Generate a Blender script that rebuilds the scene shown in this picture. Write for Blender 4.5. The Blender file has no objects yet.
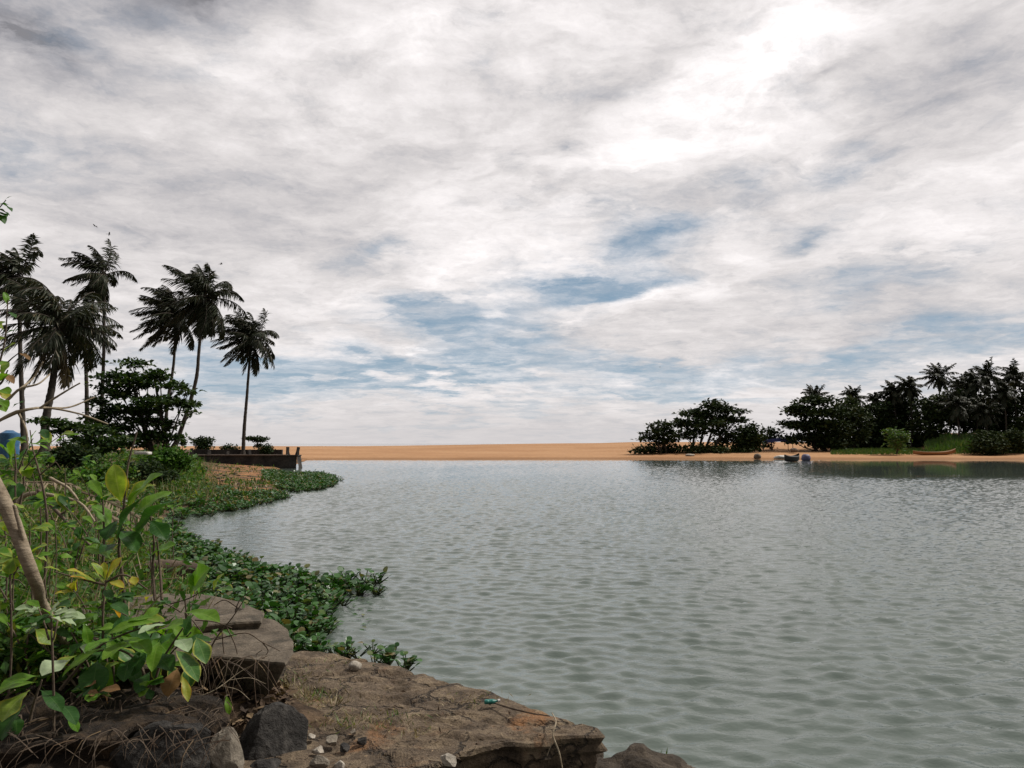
import bpy, math, random
import numpy as np
from mathutils import Vector, noise as mnoise

R = math.radians
rng = np.random.default_rng(11)
random.seed(11)
SC = bpy.context.scene
COL = SC.collection

# ------------------------------------------------------------------ camera
F = 788.0                       # focal length in pixels of a 1024 px wide frame
H = 2.2                         # eye height above the water
PITCH = math.atan(59.5 / F)
cam = bpy.data.cameras.new('camera')
cam.sensor_width = 36.0
cam.lens = F / 1024 * 36
cam.clip_start = 0.05
cam.clip_end = 30000
camo = bpy.data.objects.new('camera', cam)
COL.objects.link(camo)
camo.location = (0, 0, H)
camo.rotation_euler = (math.pi / 2 + PITCH, 0, 0)
SC.camera = camo

def ray(px, py):
    u, v = (px - 512) / F, (384 - py) / F
    return np.array([u, math.cos(PITCH) - v * math.sin(PITCH), math.sin(PITCH) + v * math.cos(PITCH)])

def pt(px, py, D):
    d = ray(px, py)
    return d * (D / d[1]) + np.array([0, 0, H])

def gp(px, py, z=0.0):
    d = ray(px, py)
    return d * ((z - H) / d[2]) + np.array([0, 0, H])

# ------------------------------------------------------------------ sky, sun, exposure
SUN_AZ, SUN_EL = 68.0, 48.0     # degrees, azimuth clockwise from the view axis
world = bpy.data.worlds.new('World')
SC.world = world
world.use_nodes = True
nt = world.node_tree
nt.nodes.clear()
class NT:
    """small node-tree writer"""
    def __init__(s, tree): s.t = tree
    def n(s, typ, **kw):
        nd = s.t.nodes.new(typ)
        for k, v in kw.items(): setattr(nd, k, v)
        return nd
    def put(s, inp, v):
        if isinstance(v, bpy.types.NodeSocket): s.t.links.new(v, inp)
        elif v is not None: inp.default_value = v
    def m(s, op, a, b=None, c=None, clamp=False):
        nd = s.n('ShaderNodeMath', operation=op, use_clamp=clamp)
        for i, v in enumerate((a, b, c)):
            if v is not None: s.put(nd.inputs[i], v)
        return nd.outputs[0]
    def noise(s, vec, scale, detail=6, rough=.55, dist=0.0, lac=2.0):
        nd = s.n('ShaderNodeTexNoise')
        s.put(nd.inputs['Vector'], vec)
        nd.inputs['Scale'].default_value = scale
        nd.inputs['Detail'].default_value = detail
        nd.inputs['Roughness'].default_value = rough
        nd.inputs['Lacunarity'].default_value = lac
        nd.inputs['Distortion'].default_value = dist
        return nd
    def mapr(s, v, a, b, c=0., d=1., smooth=True):
        nd = s.n('ShaderNodeMapRange')
        if smooth: nd.interpolation_type = 'SMOOTHSTEP'
        for i, x in enumerate((v, a, b, c, d)): s.put(nd.inputs[i], x)
        return nd.outputs[0]
    def mapping(s, vec, loc=(0, 0, 0), rot=(0, 0, 0), scale=(1, 1, 1), typ='POINT'):
        nd = s.n('ShaderNodeMapping', vector_type=typ)
        s.put(nd.inputs['Vector'], vec)
        nd.inputs['Location'].default_value = loc
        nd.inputs['Rotation'].default_value = rot
        nd.inputs['Scale'].default_value = scale
        return nd.outputs[0]
    def mix(s, fac, a, b, blend='MIX'):
        nd = s.n('ShaderNodeMix', data_type='RGBA', blend_type=blend)
        s.put(nd.inputs[0], fac); s.put(nd.inputs[6], a); s.put(nd.inputs[7], b)
        return nd.outputs[2]

W = NT(nt)
co = W.n('ShaderNodeTexCoord').outputs['Generated']
sep = W.n('ShaderNodeSeparateXYZ'); W.put(sep.inputs[0], co)
sx, sy, sz = sep.outputs
az = W.m('ARCTAN2', sx, sy)
el = W.m('ARCSINE', sz)
hz = W.m('ADD', W.m('MAXIMUM', sz, 0.0), 0.13)
comb = W.n('ShaderNodeCombineXYZ')
W.put(comb.inputs[0], W.m('DIVIDE', sx, hz)); W.put(comb.inputs[1], W.m('DIVIDE', sy, hz))
P = comb.outputs[0]
ae = W.n('ShaderNodeCombineXYZ'); W.put(ae.inputs[0], az); W.put(ae.inputs[1], el)
def vadd(a, b, op='ADD'):
    nd = W.n('ShaderNodeVectorMath', operation=op); W.put(nd.inputs[0], a); W.put(nd.inputs[1], b); return nd.outputs[0]
def vscale(a, k):
    nd = W.n('ShaderNodeVectorMath', operation='SCALE'); W.put(nd.inputs[0], a); nd.inputs['Scale'].default_value = k; return nd.outputs[0]
warpn = W.noise(P, 1.6, 7, .6).outputs['Color']
warp = vadd(warpn, (.5, .5, .5), 'SUBTRACT')
Pw = vadd(P, vscale(warp, 0.75))
AEw = vadd(ae.outputs[0], vscale(warp, 0.17))
Ps = W.mapping(Pw, rot=(0, 0, R(-28)), scale=(.62, 1.25, 1))
Ps2 = W.mapping(Pw, loc=(3.1, 1.7, 0), rot=(0, 0, R(-22)), scale=(.8, 1.2, 1))
N1 = W.noise(Ps, 1.5, 9, .62).outputs[0]
N2 = W.noise(Ps2, 4.2, 9, .64).outputs[0]
N3 = W.noise(W.mapping(P, loc=(9, 4, 0)), .9, 5, .5).outputs[0]
N4 = W.noise(W.mapping(AEw, scale=(1, 2.6, 1)), 15.0, 6, .6).outputs[0]
def blob(px, py, rx, ry, rot, src):
    d = ray(px, py); d = d / np.linalg.norm(d)
    a0, e0 = math.atan2(d[0], d[1]), math.asin(d[2])
    v = W.mapping(src, loc=(a0, e0, 0), rot=(0, 0, R(rot)), scale=(rx / F, ry / F, 1), typ='TEXTURE')
    g = W.n('ShaderNodeTexGradient', gradient_type='QUADRATIC_SPHERE'); W.put(g.inputs[0], v)
    return g.outputs['Fac']
def blobsum(items, src):
    acc = None
    for (px, py, rx, ry, rot, amp) in items:
        b = blob(px, py, rx, ry, rot, src)
        acc = W.m('MULTIPLY', b, amp) if acc is None else W.m('MULTIPLY_ADD', b, amp, acc)
    return acc
N5 = W.noise(W.mapping(vadd(ae.outputs[0], vscale(warp, 0.10)), rot=(0, 0, R(-27)), scale=(1, 3.6, 1)), 4.2, 9, .66, .45).outputs[0]
N6 = W.noise(W.mapping(AEw, loc=(4, 2, 0), rot=(0, 0, R(-14)), scale=(1, 2.3, 1)), 7.0, 9, .66).outputs[0]
# openings in the cloud deck (blue shows) - directions of the sky, radii in image px
HOLES = [(595, 281, 165, 42, 8, 1.5), (650, 236, 85, 32, 8, .8), (450, 318, 150, 34, -3, 1.25), (500, 350, 120, 26, 0, 1.35),
         (430, 376, 330, 24, 2, .95), (280, 374, 220, 56, 0, 1.05), (640, 395, 320, 18, 2, .5), (812, 230, 80, 36, 5, .5), (870, 272, 230, 46, 14, .5), (985, 345, 260, 74, 12, .42),
         (640, 378, 200, 30, 0, .6), (830, 355, 260, 44, 5, .62), (430, 408, 420, 16, 0, .35), (385, 252, 100, 28, 0, .55), (30, 150, 120, 60, 0, .12), (855, 168, 80, 30, 8, .4), (748, 180, 60, 24, 5, .35), (568, 140, 44, 20, 0, .3), (50, 30, 170, 60, -8, .3)]
# brighter and darker cloud
LIGHT = [(775, 60, 190, 80, 14, .30), (700, 105, 200, 40, 28, .12), (780, 40, 420, 240, 15, .10), (620, 170, 170, 34, 20, .10), (430, 45, 260, 120, 30, .14), (850, 145, 180, 50, 12, .22), (520, 210, 300, 90, 12, .13),
         (640, 300, 220, 36, 18, .20), (440, 280, 220, 60, 5, .13), (420, 356, 170, 20, 3, .22), (700, 60, 120, 30, 30, .12), (220, 60, 200, 70, 20, .10), (980, 200, 160, 90, 10, .1)]
DARK = [(25, 28, 240, 84, -8, .62), (210, -4, 220, 54, 0, .46), (420, 0, 120, 26, 0, .2), (60, 210, 300, 150, 0, .10), (420, 130, 230, 70, 24, .12), (300, 190, 300, 110, 10, .07), (812, 230, 64, 30, 4, .30),
        (960, 80, 200, 130, 5, .20), (940, 20, 200, 90, 0, .12), (745, 180, 56, 26, 5, .24), (568, 139, 40, 20, 0, .26), (850, 168, 100, 34, 10, .26),
        (385, 250, 110, 28, 0, .24), (690, 205, 150, 40, 10, .14), (900, 262, 190, 50, 12, .14), (760, 320, 380, 70, 4, .12), (960, 330, 260, 80, 8, .16), (180, 200, 320, 110, 0, .12), (590, 185, 110, 34, 12, .12), (630, 75, 150, 34, 28, .2), (825, 66, 80, 22, 10, .36), (880, 110, 130, 34, 12, .15)]
hol = blobsum(HOLES, AEw)
lig = W.m('MULTIPLY', blobsum(LIGHT, AEw), W.mapr(N6, .28, .68, .35, 1.5))
drk = W.m('MULTIPLY', blobsum(DARK, AEw), W.mapr(N6, .3, .65, .5, 1.4))
def amp(n, k): return W.m('MULTIPLY', W.m('SUBTRACT', n, .5), k)
c0 = W.m('ADD', 1.0, amp(N1, .7))
for n_, k_ in ((N2, .75), (N5, .75), (N4, .6)): c0 = W.m('ADD', c0, amp(n_, k_))
c0 = W.m('SUBTRACT', c0, hol)
cover = W.mapr(c0, .0, 1.0)
haze_lo = W.mapr(el, R(.2), R(4.0), 1.0, 0.0)
cover = W.m('MAXIMUM', cover, W.mapr(N2, .30, .80, .04, .62))     # thin veil drifting through the openings
cover = W.m('MAXIMUM', cover, W.m('MULTIPLY', haze_lo, .9))
lum = W.m('ADD', .765, amp(N1, .14))
for n_, k_ in ((N2, .42), (N5, .60), (N3, .06), (N6, .55), (N4, .36)): lum = W.m('ADD', lum, amp(n_, k_))
lum = W.m('ADD', lum, lig)
lum = W.m('SUBTRACT', lum, W.m('MULTIPLY', drk, 1.0))
edge = W.m('MULTIPLY', W.m('SUBTRACT', 1.0, cover), .16)
lum = W.m('MAXIMUM', W.m('ADD', lum, edge), .26)
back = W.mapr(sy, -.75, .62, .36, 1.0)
hlum = W.m('ADD', .63, amp(N4, .06))
lum = W.m('ADD', W.m('MULTIPLY', lum, W.m('SUBTRACT', 1.0, W.m('MULTIPLY', haze_lo, .85))), W.m('MULTIPLY', hlum, W.m('MULTIPLY', haze_lo, .85)))
tone = W.mapr(lum, .25, .75)
ccol = W.mix(tone, (.97, .955, 1.03, 1), (1.03, .982, .978, 1))
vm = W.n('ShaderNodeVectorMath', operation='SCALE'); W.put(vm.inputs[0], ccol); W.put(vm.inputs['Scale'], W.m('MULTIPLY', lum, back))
sky = W.n('ShaderNodeTexSky', sky_type='NISHITA', sun_disc=False)
sky.sun_elevation = R(SUN_EL); sky.sun_rotation = R(SUN_AZ)
sky.air_density = 1.0; sky.dust_density = 0.0; sky.ozone_density = 4.0
SKY_STRENGTH = 0.055
grad = W.mix(W.mapr(el, R(1), R(24)), (.30, .43, .55, 1), (.115, .245, .385, 1))       # clear sky, display units
gs = W.n('ShaderNodeVectorMath', operation='SCALE'); W.put(gs.inputs[0], grad); gs.inputs['Scale'].default_value = 1.0 / SKY_STRENGTH
clear = W.mix(.82, sky.outputs[0], gs.outputs[0])
# the clouds are divided by the background strength so that they sit in display units
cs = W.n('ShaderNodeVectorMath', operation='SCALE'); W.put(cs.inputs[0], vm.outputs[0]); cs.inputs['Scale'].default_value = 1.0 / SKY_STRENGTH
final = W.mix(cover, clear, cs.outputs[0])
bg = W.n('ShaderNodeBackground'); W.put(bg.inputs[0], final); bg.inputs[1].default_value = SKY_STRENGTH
wo = W.n('ShaderNodeOutputWorld'); nt.links.new(bg.outputs[0], wo.inputs[0])

sun = bpy.data.lights.new('sun', 'SUN')
sun.energy = 3.6
sun.angle = R(4)
sun.color = (1.0, .95, .87)
suno = bpy.data.objects.new('sun', sun); COL.objects.link(suno)
sd = Vector((math.sin(R(SUN_AZ)) * math.cos(R(SUN_EL)), math.cos(R(SUN_AZ)) * math.cos(R(SUN_EL)), math.sin(R(SUN_EL))))
suno.rotation_euler = sd.to_track_quat('Z', 'Y').to_euler()
suno.location = (20, 60, 40)

vs = SC.view_settings
SC.display_settings.display_device = 'sRGB'
vs.view_transform = 'Standard'; vs.look = 'None'; vs.gamma = 1.0; vs.exposure = 0.0
vs.use_curve_mapping = False
SC.render.engine = 'CYCLES'
SC.cycles.max_bounces = 6
SC.cycles.diffuse_bounces = 3
SC.cycles.glossy_bounces = 3

# ------------------------------------------------------------------ helpers
class MB:
    """collects faces and links them as ONE mesh object"""
    def __init__(s): s.v = []; s.f = []; s.n = 0
    def add(s, v, f, m=0):
        v = np.asarray(v, float).reshape(-1, 3)
        f = np.asarray(f, np.int64)
        if len(v) == 0 or len(f) == 0: return
        mm = np.full(len(f), m, np.int32) if np.isscalar(m) else np.asarray(m, np.int32)
        s.v.append(v); s.f.append((f + s.n, mm)); s.n += len(v)
    def build(s, name, mats, parent=None, loc=(0, 0, 0), smooth=False):
        me = bpy.data.meshes.new(name)
        v = np.concatenate(s.v) - np.asarray(loc, float)
        li = np.concatenate([f.ravel() for f, _ in s.f])
        ls = np.concatenate([np.full(len(f), f.shape[1]) for f, _ in s.f])
        mi = np.concatenate([m for _, m in s.f])
        me.vertices.add(len(v)); me.vertices.foreach_set('co', v.ravel())
        me.loops.add(len(li)); me.loops.foreach_set('vertex_index', li.astype(np.int32))
        me.polygons.add(len(ls))
        st = np.concatenate([[0], np.cumsum(ls)[:-1]]).astype(np.int32)
        me.polygons.foreach_set('loop_start', st)
        if not isinstance(mats, (list, tuple)): mats = [mats]
        for m in mats: me.materials.append(m)
        me.polygons.foreach_set('material_index', mi)
        me.polygons.foreach_set('use_smooth', np.full(len(ls), smooth))
        me.update(calc_edges=True); me.validate()
        o = bpy.data.objects.new(name, me); COL.objects.link(o)
        if parent is not None: o.parent = parent
        else: o.location = loc
        return o

def tag(o, label=None, cat=None, group=None, kind=None):
    if label: o['label'] = label
    if cat: o['category'] = cat
    if group: o['group'] = group
    if kind: o['kind'] = kind
    return o

def thing(name, loc, label, cat, group=None):
    o = bpy.data.objects.new(name, None); COL.objects.link(o)
    o.location = [float(c) for c in loc]; o.empty_display_size = .2
    return tag(o, label, cat, group)

def nrm(a):
    a = np.asarray(a, float)
    return a / np.maximum(np.linalg.norm(a, axis=-1, keepdims=True), 1e-9)

def smooth_path(pts, n):
    """Catmull-Rom through pts, n samples"""
    p = np.asarray(pts, float)
    if len(p) == 2:
        t = np.linspace(0, 1, n)[:, None]; return p[0] * (1 - t) + p[1] * t
    q = np.vstack([2 * p[0] - p[1], p, 2 * p[-1] - p[-2]])
    out = []
    for u in np.linspace(0, len(p) - 1, n):
        i = min(int(u), len(p) - 2); t = u - i
        a, b, c, d = q[i:i + 4]
        out.append(.5 * (2 * b + (c - a) * t + (2 * a - 5 * b + 4 * c - d) * t * t + (3 * b - a - 3 * c + d) * t ** 3))
    return np.array(out)

def tube(mb, pts, rad, sides=6, m=0, jit=0.0, cap=True):
    pts = np.asarray(pts, float); n = len(pts)
    rad = np.interp(np.linspace(0, 1, n), np.linspace(0, 1, len(rad)), rad) if np.ndim(rad) else np.full(n, rad)
    tg = nrm(np.gradient(pts, axis=0))
    ref = np.array([0, 0, 1.]) if abs(tg[:, 2]).mean() < .8 else np.array([1., 0, 0])
    a = nrm(np.cross(tg, ref)); b = np.cross(tg, a)
    th = np.linspace(0, 2 * np.pi, sides, endpoint=False)
    rr = rad[:, None] * (1 + jit * rng.standard_normal((n, sides)))
    v = pts[:, None] + rr[..., None] * (np.cos(th)[None, :, None] * a[:, None] + np.sin(th)[None, :, None] * b[:, None])
    i = np.arange(n - 1)[:, None] * sides; j = np.arange(sides)[None]; k = (j + 1) % sides
    f = np.stack([i + j, i + k, i + sides + k, i + sides + j], -1).reshape(-1, 4)
    mb.add(v.reshape(-1, 3), f, m)
    if cap:
        c = [np.vstack([v[0], pts[0]]), np.vstack([v[-1], pts[-1]])]
        jj = np.arange(sides)
        mb.add(c[0], np.stack([(jj + 1) % sides, jj, np.full(sides, sides)], -1), m)
        mb.add(c[1], np.stack([jj, (jj + 1) % sides, np.full(sides, sides)], -1), m)

def box(mb, x0, x1, y0, y1, z0, z1, m=0):
    v = [(x, y, z) for x in (x0, x1) for y in (y0, y1) for z in (z0, z1)]
    mb.add(v, [(0, 1, 3, 2), (4, 6, 7, 5), (0, 4, 5, 1), (2, 3, 7, 6), (0, 2, 6, 4), (1, 5, 7, 3)], m)

def kites(mb, base, d, nv, L, Wd, m=0, fold=.12):
    """leaf-shaped faces: base points, directions, normals, lengths, widths"""
    d = nrm(d); s = nrm(np.cross(d, nv)); u = np.cross(s, d)
    L = np.asarray(L)[:, None]; Wd = np.asarray(Wd)[:, None]
    mid = base + d * L * .45
    v = np.stack([base, mid + s * Wd * .5 + u * Wd * fold, base + d * L, mid - s * Wd * .5 + u * Wd * fold], 1)
    n = len(base)
    f = np.arange(n)[:, None] * 4 + np.array([[0, 1, 2, 3]])
    mb.add(v.reshape(-1, 3), f, m)

def fbm(x, y, z=0., oct=4):
    s, a, f = 0., .5, 1.
    for _ in range(oct):
        s += a * mnoise.noise(Vector((x * f, y * f, z * f))); a *= .5; f *= 2.03
    return s

# ------------------------------------------------------------------ materials
def newmat(name):
    m = bpy.data.materials.new(name); m.use_nodes = True
    t = m.node_tree; t.nodes.clear()
    n = NT(t)
    out = n.n('ShaderNodeOutputMaterial')
    return m, n, out

def principled(n, **kw):
    p = n.n('ShaderNodeBsdfPrincipled')
    for k, v in kw.items(): n.put(p.inputs[k.replace('_', ' ')], v)
    return p

def c4(c): return (c[0], c[1], c[2], 1.0)

def rough_mat(name, cols, scale=3., rough=.9, bump=.3, bscale=None, bdist=.02, crack=0., stain=None, stretch=(1, 1, 1), spec=.3, wet=None):
    """rock, soil, bark: noise between several colours with bump"""
    m, n, out = newmat(name)
    co = n.n('ShaderNodeTexCoord').outputs['Object']
    geo = n.n('ShaderNodeNewGeometry').outputs['Position']
    co = n.mapping(co, scale=stretch)
    a = n.noise(co, scale, 9, .65, .4).outputs[0]
    r = n.n('ShaderNodeValToRGB'); n.put(r.inputs[0], a)
    e = r.color_ramp.elements
    while len(e) < len(cols): e.new(.5)
    for i, c in enumerate(cols):
        e[i].position = .30 + .40 * i / max(1, len(cols) - 1); e[i].color = c4(c)
    col = r.outputs[0]
    b = n.noise(co, bscale or scale * 6, 8, .7).outputs[0]
    col = n.mix(.55, col, n.mix(n.mapr(b, .3, .7), (.45, .45, .45, 1), (1.25, 1.25, 1.25, 1)), 'MULTIPLY')
    hgt = n.m('ADD', b, n.m('MULTIPLY', a, 1.5))
    if crack:
        vo = n.n('ShaderNodeTexVoronoi', feature='DISTANCE_TO_EDGE'); n.put(vo.inputs['Vector'], n.mapping(co, scale=(1, 1, .3)))
        vo.inputs['Scale'].default_value = crack
        wob = n.noise(co, crack * 1.8, 5, .6).outputs['Color']
        vv = n.n('ShaderNodeVectorMath', operation='MULTIPLY_ADD'); n.put(vv.inputs[0], wob); vv.inputs[1].default_value = (.5, .5, .5); n.put(vv.inputs[2], co)
        n.put(vo.inputs['Vector'], vv.outputs[0])
        k = n.mapr(vo.outputs['Distance'], .0, .035)
        brk = n.mapr(n.noise(co, crack * .9, 3, .5).outputs[0], .54, .62)
        k = n.m('MAXIMUM', k, brk)
        col = n.mix(k, n.mix(.75, col, (.03, .025, .02, 1)), col)
        hgt = n.m('ADD', hgt, n.m('MULTIPLY', k, .9))
    if stain:
        (sc, lo, hi, scale_s) = stain
        s_ = n.noise(co, scale_s, 7, .7, .5).outputs[0]
        col = n.mix(n.mapr(s_, lo, hi), col, c4(sc))
    rg = rough
    if wet:   # darker damp band just above the water level, real-world height
        sp = n.n('ShaderNodeSeparateXYZ'); n.put(sp.inputs[0], geo)
        w = n.mapr(n.m('ADD', sp.outputs[2], n.m('MULTIPLY', a, .06)), wet[0], wet[1], 1., 0.)
        col = n.mix(n.m('MULTIPLY', w, .7), col, (.02, .018, .015, 1))
    bp = n.n('ShaderNodeBump'); bp.inputs['Strength'].default_value = bump; bp.inputs['Distance'].default_value = bdist
    n.put(bp.inputs['Height'], hgt)
    p = principled(n, Base_Color=col, Roughness=rg, Normal=bp.outputs[0])
    p.inputs['Specular IOR Level'].default_value = spec
    n.t.links.new(p.outputs[0], out.inputs[0])
    return m

def leaf_mat(name, a, b, c=None, rough=.45, trans=.25, spec=.4, edge=None):
    """foliage: colour per leaf (random per island) plus a little noise, some light shining through"""
    m, n, out = newmat(name)
    g = n.n('ShaderNodeNewGeometry')
    rnd = g.outputs['Random Per Island']
    co = n.n('ShaderNodeTexCoord').outputs['Object']
    oi = n.n('ShaderNodeObjectInfo').outputs['Random']
    rnd = n.m('FRACT', n.m('ADD', rnd, oi))
    r = n.n('ShaderNodeValToRGB'); n.put(r.inputs[0], rnd)
    e = r.color_ramp.elements
    e[0].color = c4(a); e[1].color = c4(b); e[1].position = .8
    if c is not None:
        x = e.new(.97); x.color = c4(c)
    ns = n.noise(co, 5.0, 4, .6).outputs[0]
    col = n.mix(.7, r.outputs[0], n.mix(n.mapr(ns, .3, .7), (.6, .62, .6, 1), (1.3, 1.25, 1.2, 1)), 'MULTIPLY')
    p = principled(n, Base_Color=col, Roughness=rough)
    p.inputs['Specular IOR Level'].default_value = spec
    sh = p.outputs[0]
    if trans > 0:
        tr = n.n('ShaderNodeBsdfTranslucent'); n.put(tr.inputs[0], n.mix(1.0, col, (1.5, 1.6, .7, 1), 'MULTIPLY'))
        ms = n.n('ShaderNodeMixShader'); ms.inputs[0].default_value = trans
        n.t.links.new(sh, ms.inputs[1]); n.t.links.new(tr.outputs[0], ms.inputs[2]); sh = ms.outputs[0]
    n.t.links.new(sh, out.inputs[0])
    return m

def plain(name, col, rough=.6, var=.3, scale=8, bump=.15, spec=.4):
    return rough_mat(name, [tuple(x * (1 - var) for x in col), tuple(min(.9, x * (1 + var)) for x in col)], scale, rough, bump, spec=spec, bdist=.01)

def big_leaf_mat(name, col, col2, rib, edge=None, trans=.4, rough=.46):
    """single large leaf: UV-free, local x across the blade and y along it (generated from the mesh attribute)"""
    m, n, out = newmat(name)
    at = n.n('ShaderNodeAttribute', attribute_name='blade')
    sp = n.n('ShaderNodeSeparateXYZ'); n.put(sp.inputs[0], at.outputs['Vector'])
    across = n.m('ABSOLUTE', sp.outputs[0])           # 0 rib .. 1 edge
    along = sp.outputs[1]
    co = n.n('ShaderNodeTexCoord').outputs['Object']
    oi = n.n('ShaderNodeObjectInfo').outputs['Random']
    base = n.mix(oi, c4(col), c4(col2))
    ns = n.noise(co, 22, 6, .65).outputs[0]
    base = n.mix(.6, base, n.mix(n.mapr(ns, .3, .7), (.65, .68, .6, 1), (1.3, 1.25, 1.15, 1)), 'MULTIPLY')
    vein = n.m('SINE', n.m('MULTIPLY', n.m('SUBTRACT', along, n.m('MULTIPLY', across, .10)), 62.))
    veinm = n.m('MULTIPLY', n.mapr(vein, .86, 1.0), .35)
    ribm = n.m('MAXIMUM', veinm, n.mapr(across, .0, .07, 1., 0.))
    base = n.mix(n.m('MULTIPLY', ribm, .6), base, c4(rib))
    if edge:
        base = n.mix(n.m('MULTIPLY', n.mapr(n.m('ADD', across, n.m('MULTIPLY', ns, .4)), .9, 1.15), .9), base, c4(edge))
    spot = n.noise(co, 38, 3, .5).outputs[0]
    base = n.mix(n.mapr(spot, .70, .76), base, (.10, .06, .02, 1))
    bp = n.n('ShaderNodeBump'); bp.inputs['Strength'].default_value = .35; bp.inputs['Distance'].default_value = .004
    n.put(bp.inputs['Height'], n.m('ADD', ns, n.m('MULTIPLY', veinm, 2)))
    p = principled(n, Base_Color=base, Roughness=rough, Normal=bp.outputs[0]); p.inputs['Specular IOR Level'].default_value = .25
    tr = n.n('ShaderNodeBsdfTranslucent'); n.put(tr.inputs[0], n.mix(1., base, (1.5, 1.6, .6, 1), 'MULTIPLY'))
    ms = n.n('ShaderNodeMixShader'); ms.inputs[0].default_value = trans
    n.t.links.new(p.outputs[0], ms.inputs[1]); n.t.links.new(tr.outputs[0], ms.inputs[2]); n.t.links.new(ms.outputs[0], out.inputs[0])
    return m

M = {}
M['palm'] = leaf_mat('palm_leaf', (.016, .022, .010), (.026, .034, .015), (.06, .05, .025), .6, .05, .25)
M['palm_near'] = leaf_mat('palm_leaf_grey', (.02, .03, .014), (.036, .044, .022), (.12, .10, .06), .55, .08, .3)
M['palm_dead'] = leaf_mat('palm_leaf_dead', (.10, .075, .045), (.20, .16, .10), None, .8, .08)
M['palm_bark'] = rough_mat('palm_bark', [(.04, .034, .028), (.085, .07, .058)], 2.5, .95, .5, stretch=(1, 1, 6))
M['pale_bark'] = rough_mat('pale_bark', [(.16, .12, .08), (.30, .24, .17), (.38, .31, .23)], 5, .9, .5, stretch=(1, 1, 3))
M['bark'] = rough_mat('bark', [(.04, .033, .026), (.09, .075, .06)], 6, .95, .5)
M['log'] = rough_mat('log_bark', [(.04, .03, .022), (.11, .08, .058), (.19, .145, .105)], 4, .95, .8, 18, .02, stretch=(.4, 1, 1))
M['twig'] = rough_mat('twig', [(.07, .05, .036), (.16, .12, .085)], 12, .9, .3)
M['twig_pale'] = rough_mat('twig_pale', [(.22, .17, .11), (.42, .35, .25)], 12, .85, .3)
M['almond'] = leaf_mat('almond_leaf', (.016, .036, .009), (.036, .075, .015), (.09, .12, .028), .5, .16, .2)
M['bush_dark'] = leaf_mat('bush_leaf_dark', (.014, .028, .010), (.028, .052, .016), (.07, .09, .028), .6, .12, .15)
M['bush_green'] = leaf_mat('bush_leaf_green', (.03, .085, .012), (.065, .15, .025), (.12, .19, .04), .5, .25, .2)
M['far_leaf'] = leaf_mat('far_tree_leaf', (.015, .028, .010), (.03, .052, .016), (.055, .075, .025), .7, .05, .12)
M['far_leaf2'] = leaf_mat('far_tree_leaf_olive', (.022, .038, .013), (.042, .062, .02), (.07, .08, .03), .7, .05, .12)
M['far_grass'] = leaf_mat('far_grass', (.04, .10, .016), (.09, .16, .03), (.14, .15, .06), .6, .2)
M['hyacinth'] = leaf_mat('hyacinth_leaf', (.016, .062, .010), (.045, .135, .022), (.16, .13, .05), .38, .2, .4)
M['hyacinth_stalk'] = leaf_mat('hyacinth_stalk', (.03, .045, .015), (.06, .07, .025), None, .5, .1)
M['blade'] = leaf_mat('grass_blade', (.04, .10, .015), (.12, .18, .035), (.22, .18, .08), .5, .25)
M['straw'] = leaf_mat('dry_straw', (.14, .105, .055), (.30, .24, .14), (.42, .36, .24), .8, .15)
M['litter'] = leaf_mat('leaf_litter', (.035, .022, .014), (.09, .055, .032), (.20, .14, .08), .8, .05)
M['scrub'] = leaf_mat('scrub_leaf', (.025, .075, .012), (.075, .16, .025), (.20, .21, .05), .5, .32, .2)

M['leaf_mid'] = big_leaf_mat('broad_leaf', (.085, .205, .016), (.14, .265, .026), (.26, .36, .07))
M['leaf_deep'] = big_leaf_mat('broad_leaf_deep', (.025, .085, .016), (.045, .125, .024), (.10, .18, .05))
M['leaf_lime'] = big_leaf_mat('broad_leaf_lime', (.16, .27, .035), (.22, .31, .05), (.34, .38, .14), edge=(.36, .34, .05), trans=.42)
M['leaf_yellow'] = big_leaf_mat('broad_leaf_yellow', (.38, .36, .045), (.30, .34, .05), (.45, .42, .12), edge=(.40, .20, .02), trans=.4)
M['leaf_orange'] = big_leaf_mat('broad_leaf_orange', (.50, .20, .03), (.42, .24, .04), (.5, .32, .1), trans=.35)
M['leaf_pale'] = big_leaf_mat('broad_leaf_pale', (.26, .36, .20), (.32, .40, .25), (.42, .46, .32), trans=.2, rough=.3)
M['leaf_rim'] = big_leaf_mat('broad_leaf_yellow_rim', (.05, .135, .03), (.07, .16, .04), (.2, .28, .1), edge=(.38, .38, .07), trans=.3)
M['leaf_brown'] = big_leaf_mat('broad_leaf_brown', (.14, .075, .03), (.20, .11, .045), (.25, .16, .08), trans=.2, rough=.7)

M['rock'] = rough_mat('weathered_rock', [(.03, .024, .018), (.085, .066, .048), (.17, .135, .10)], 5, .92, 1.0, 26, .04, crack=0, stain=((.26, .15, .075), .60, .76, 1.7), wet=(.02, .16))
M['slab'] = rough_mat('weathered_concrete', [(.05, .036, .024), (.18, .132, .088), (.36, .275, .18)], 4.5, .93, 1.0, 34, .05, crack=1.7, stain=((.34, .17, .075), .54, .70, 1.3), wet=(.06, .2))
M['roundslab'] = rough_mat('grey_concrete', [(.055, .043, .031), (.125, .10, .073), (.19, .155, .115)], 5, .92, .8, 34, .02, stain=((.05, .042, .03), .50, .68, 3.2))
M['dark_rock'] = rough_mat('dark_rock', [(.016, .015, .013), (.045, .041, .037), (.11, .10, .088)], 7, .85, 1.0, 30, .035)
M['ledge'] = rough_mat('dark_earth_ledge', [(.010, .008, .006), (.032, .023, .016), (.10, .066, .038)], 6, .95, 1.0, 24, .05)
M['pale_rock'] = rough_mat('pale_rock', [(.10, .088, .068), (.22, .19, .15), (.34, .30, .24)], 6, .9, .6, 25, .02)
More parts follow.
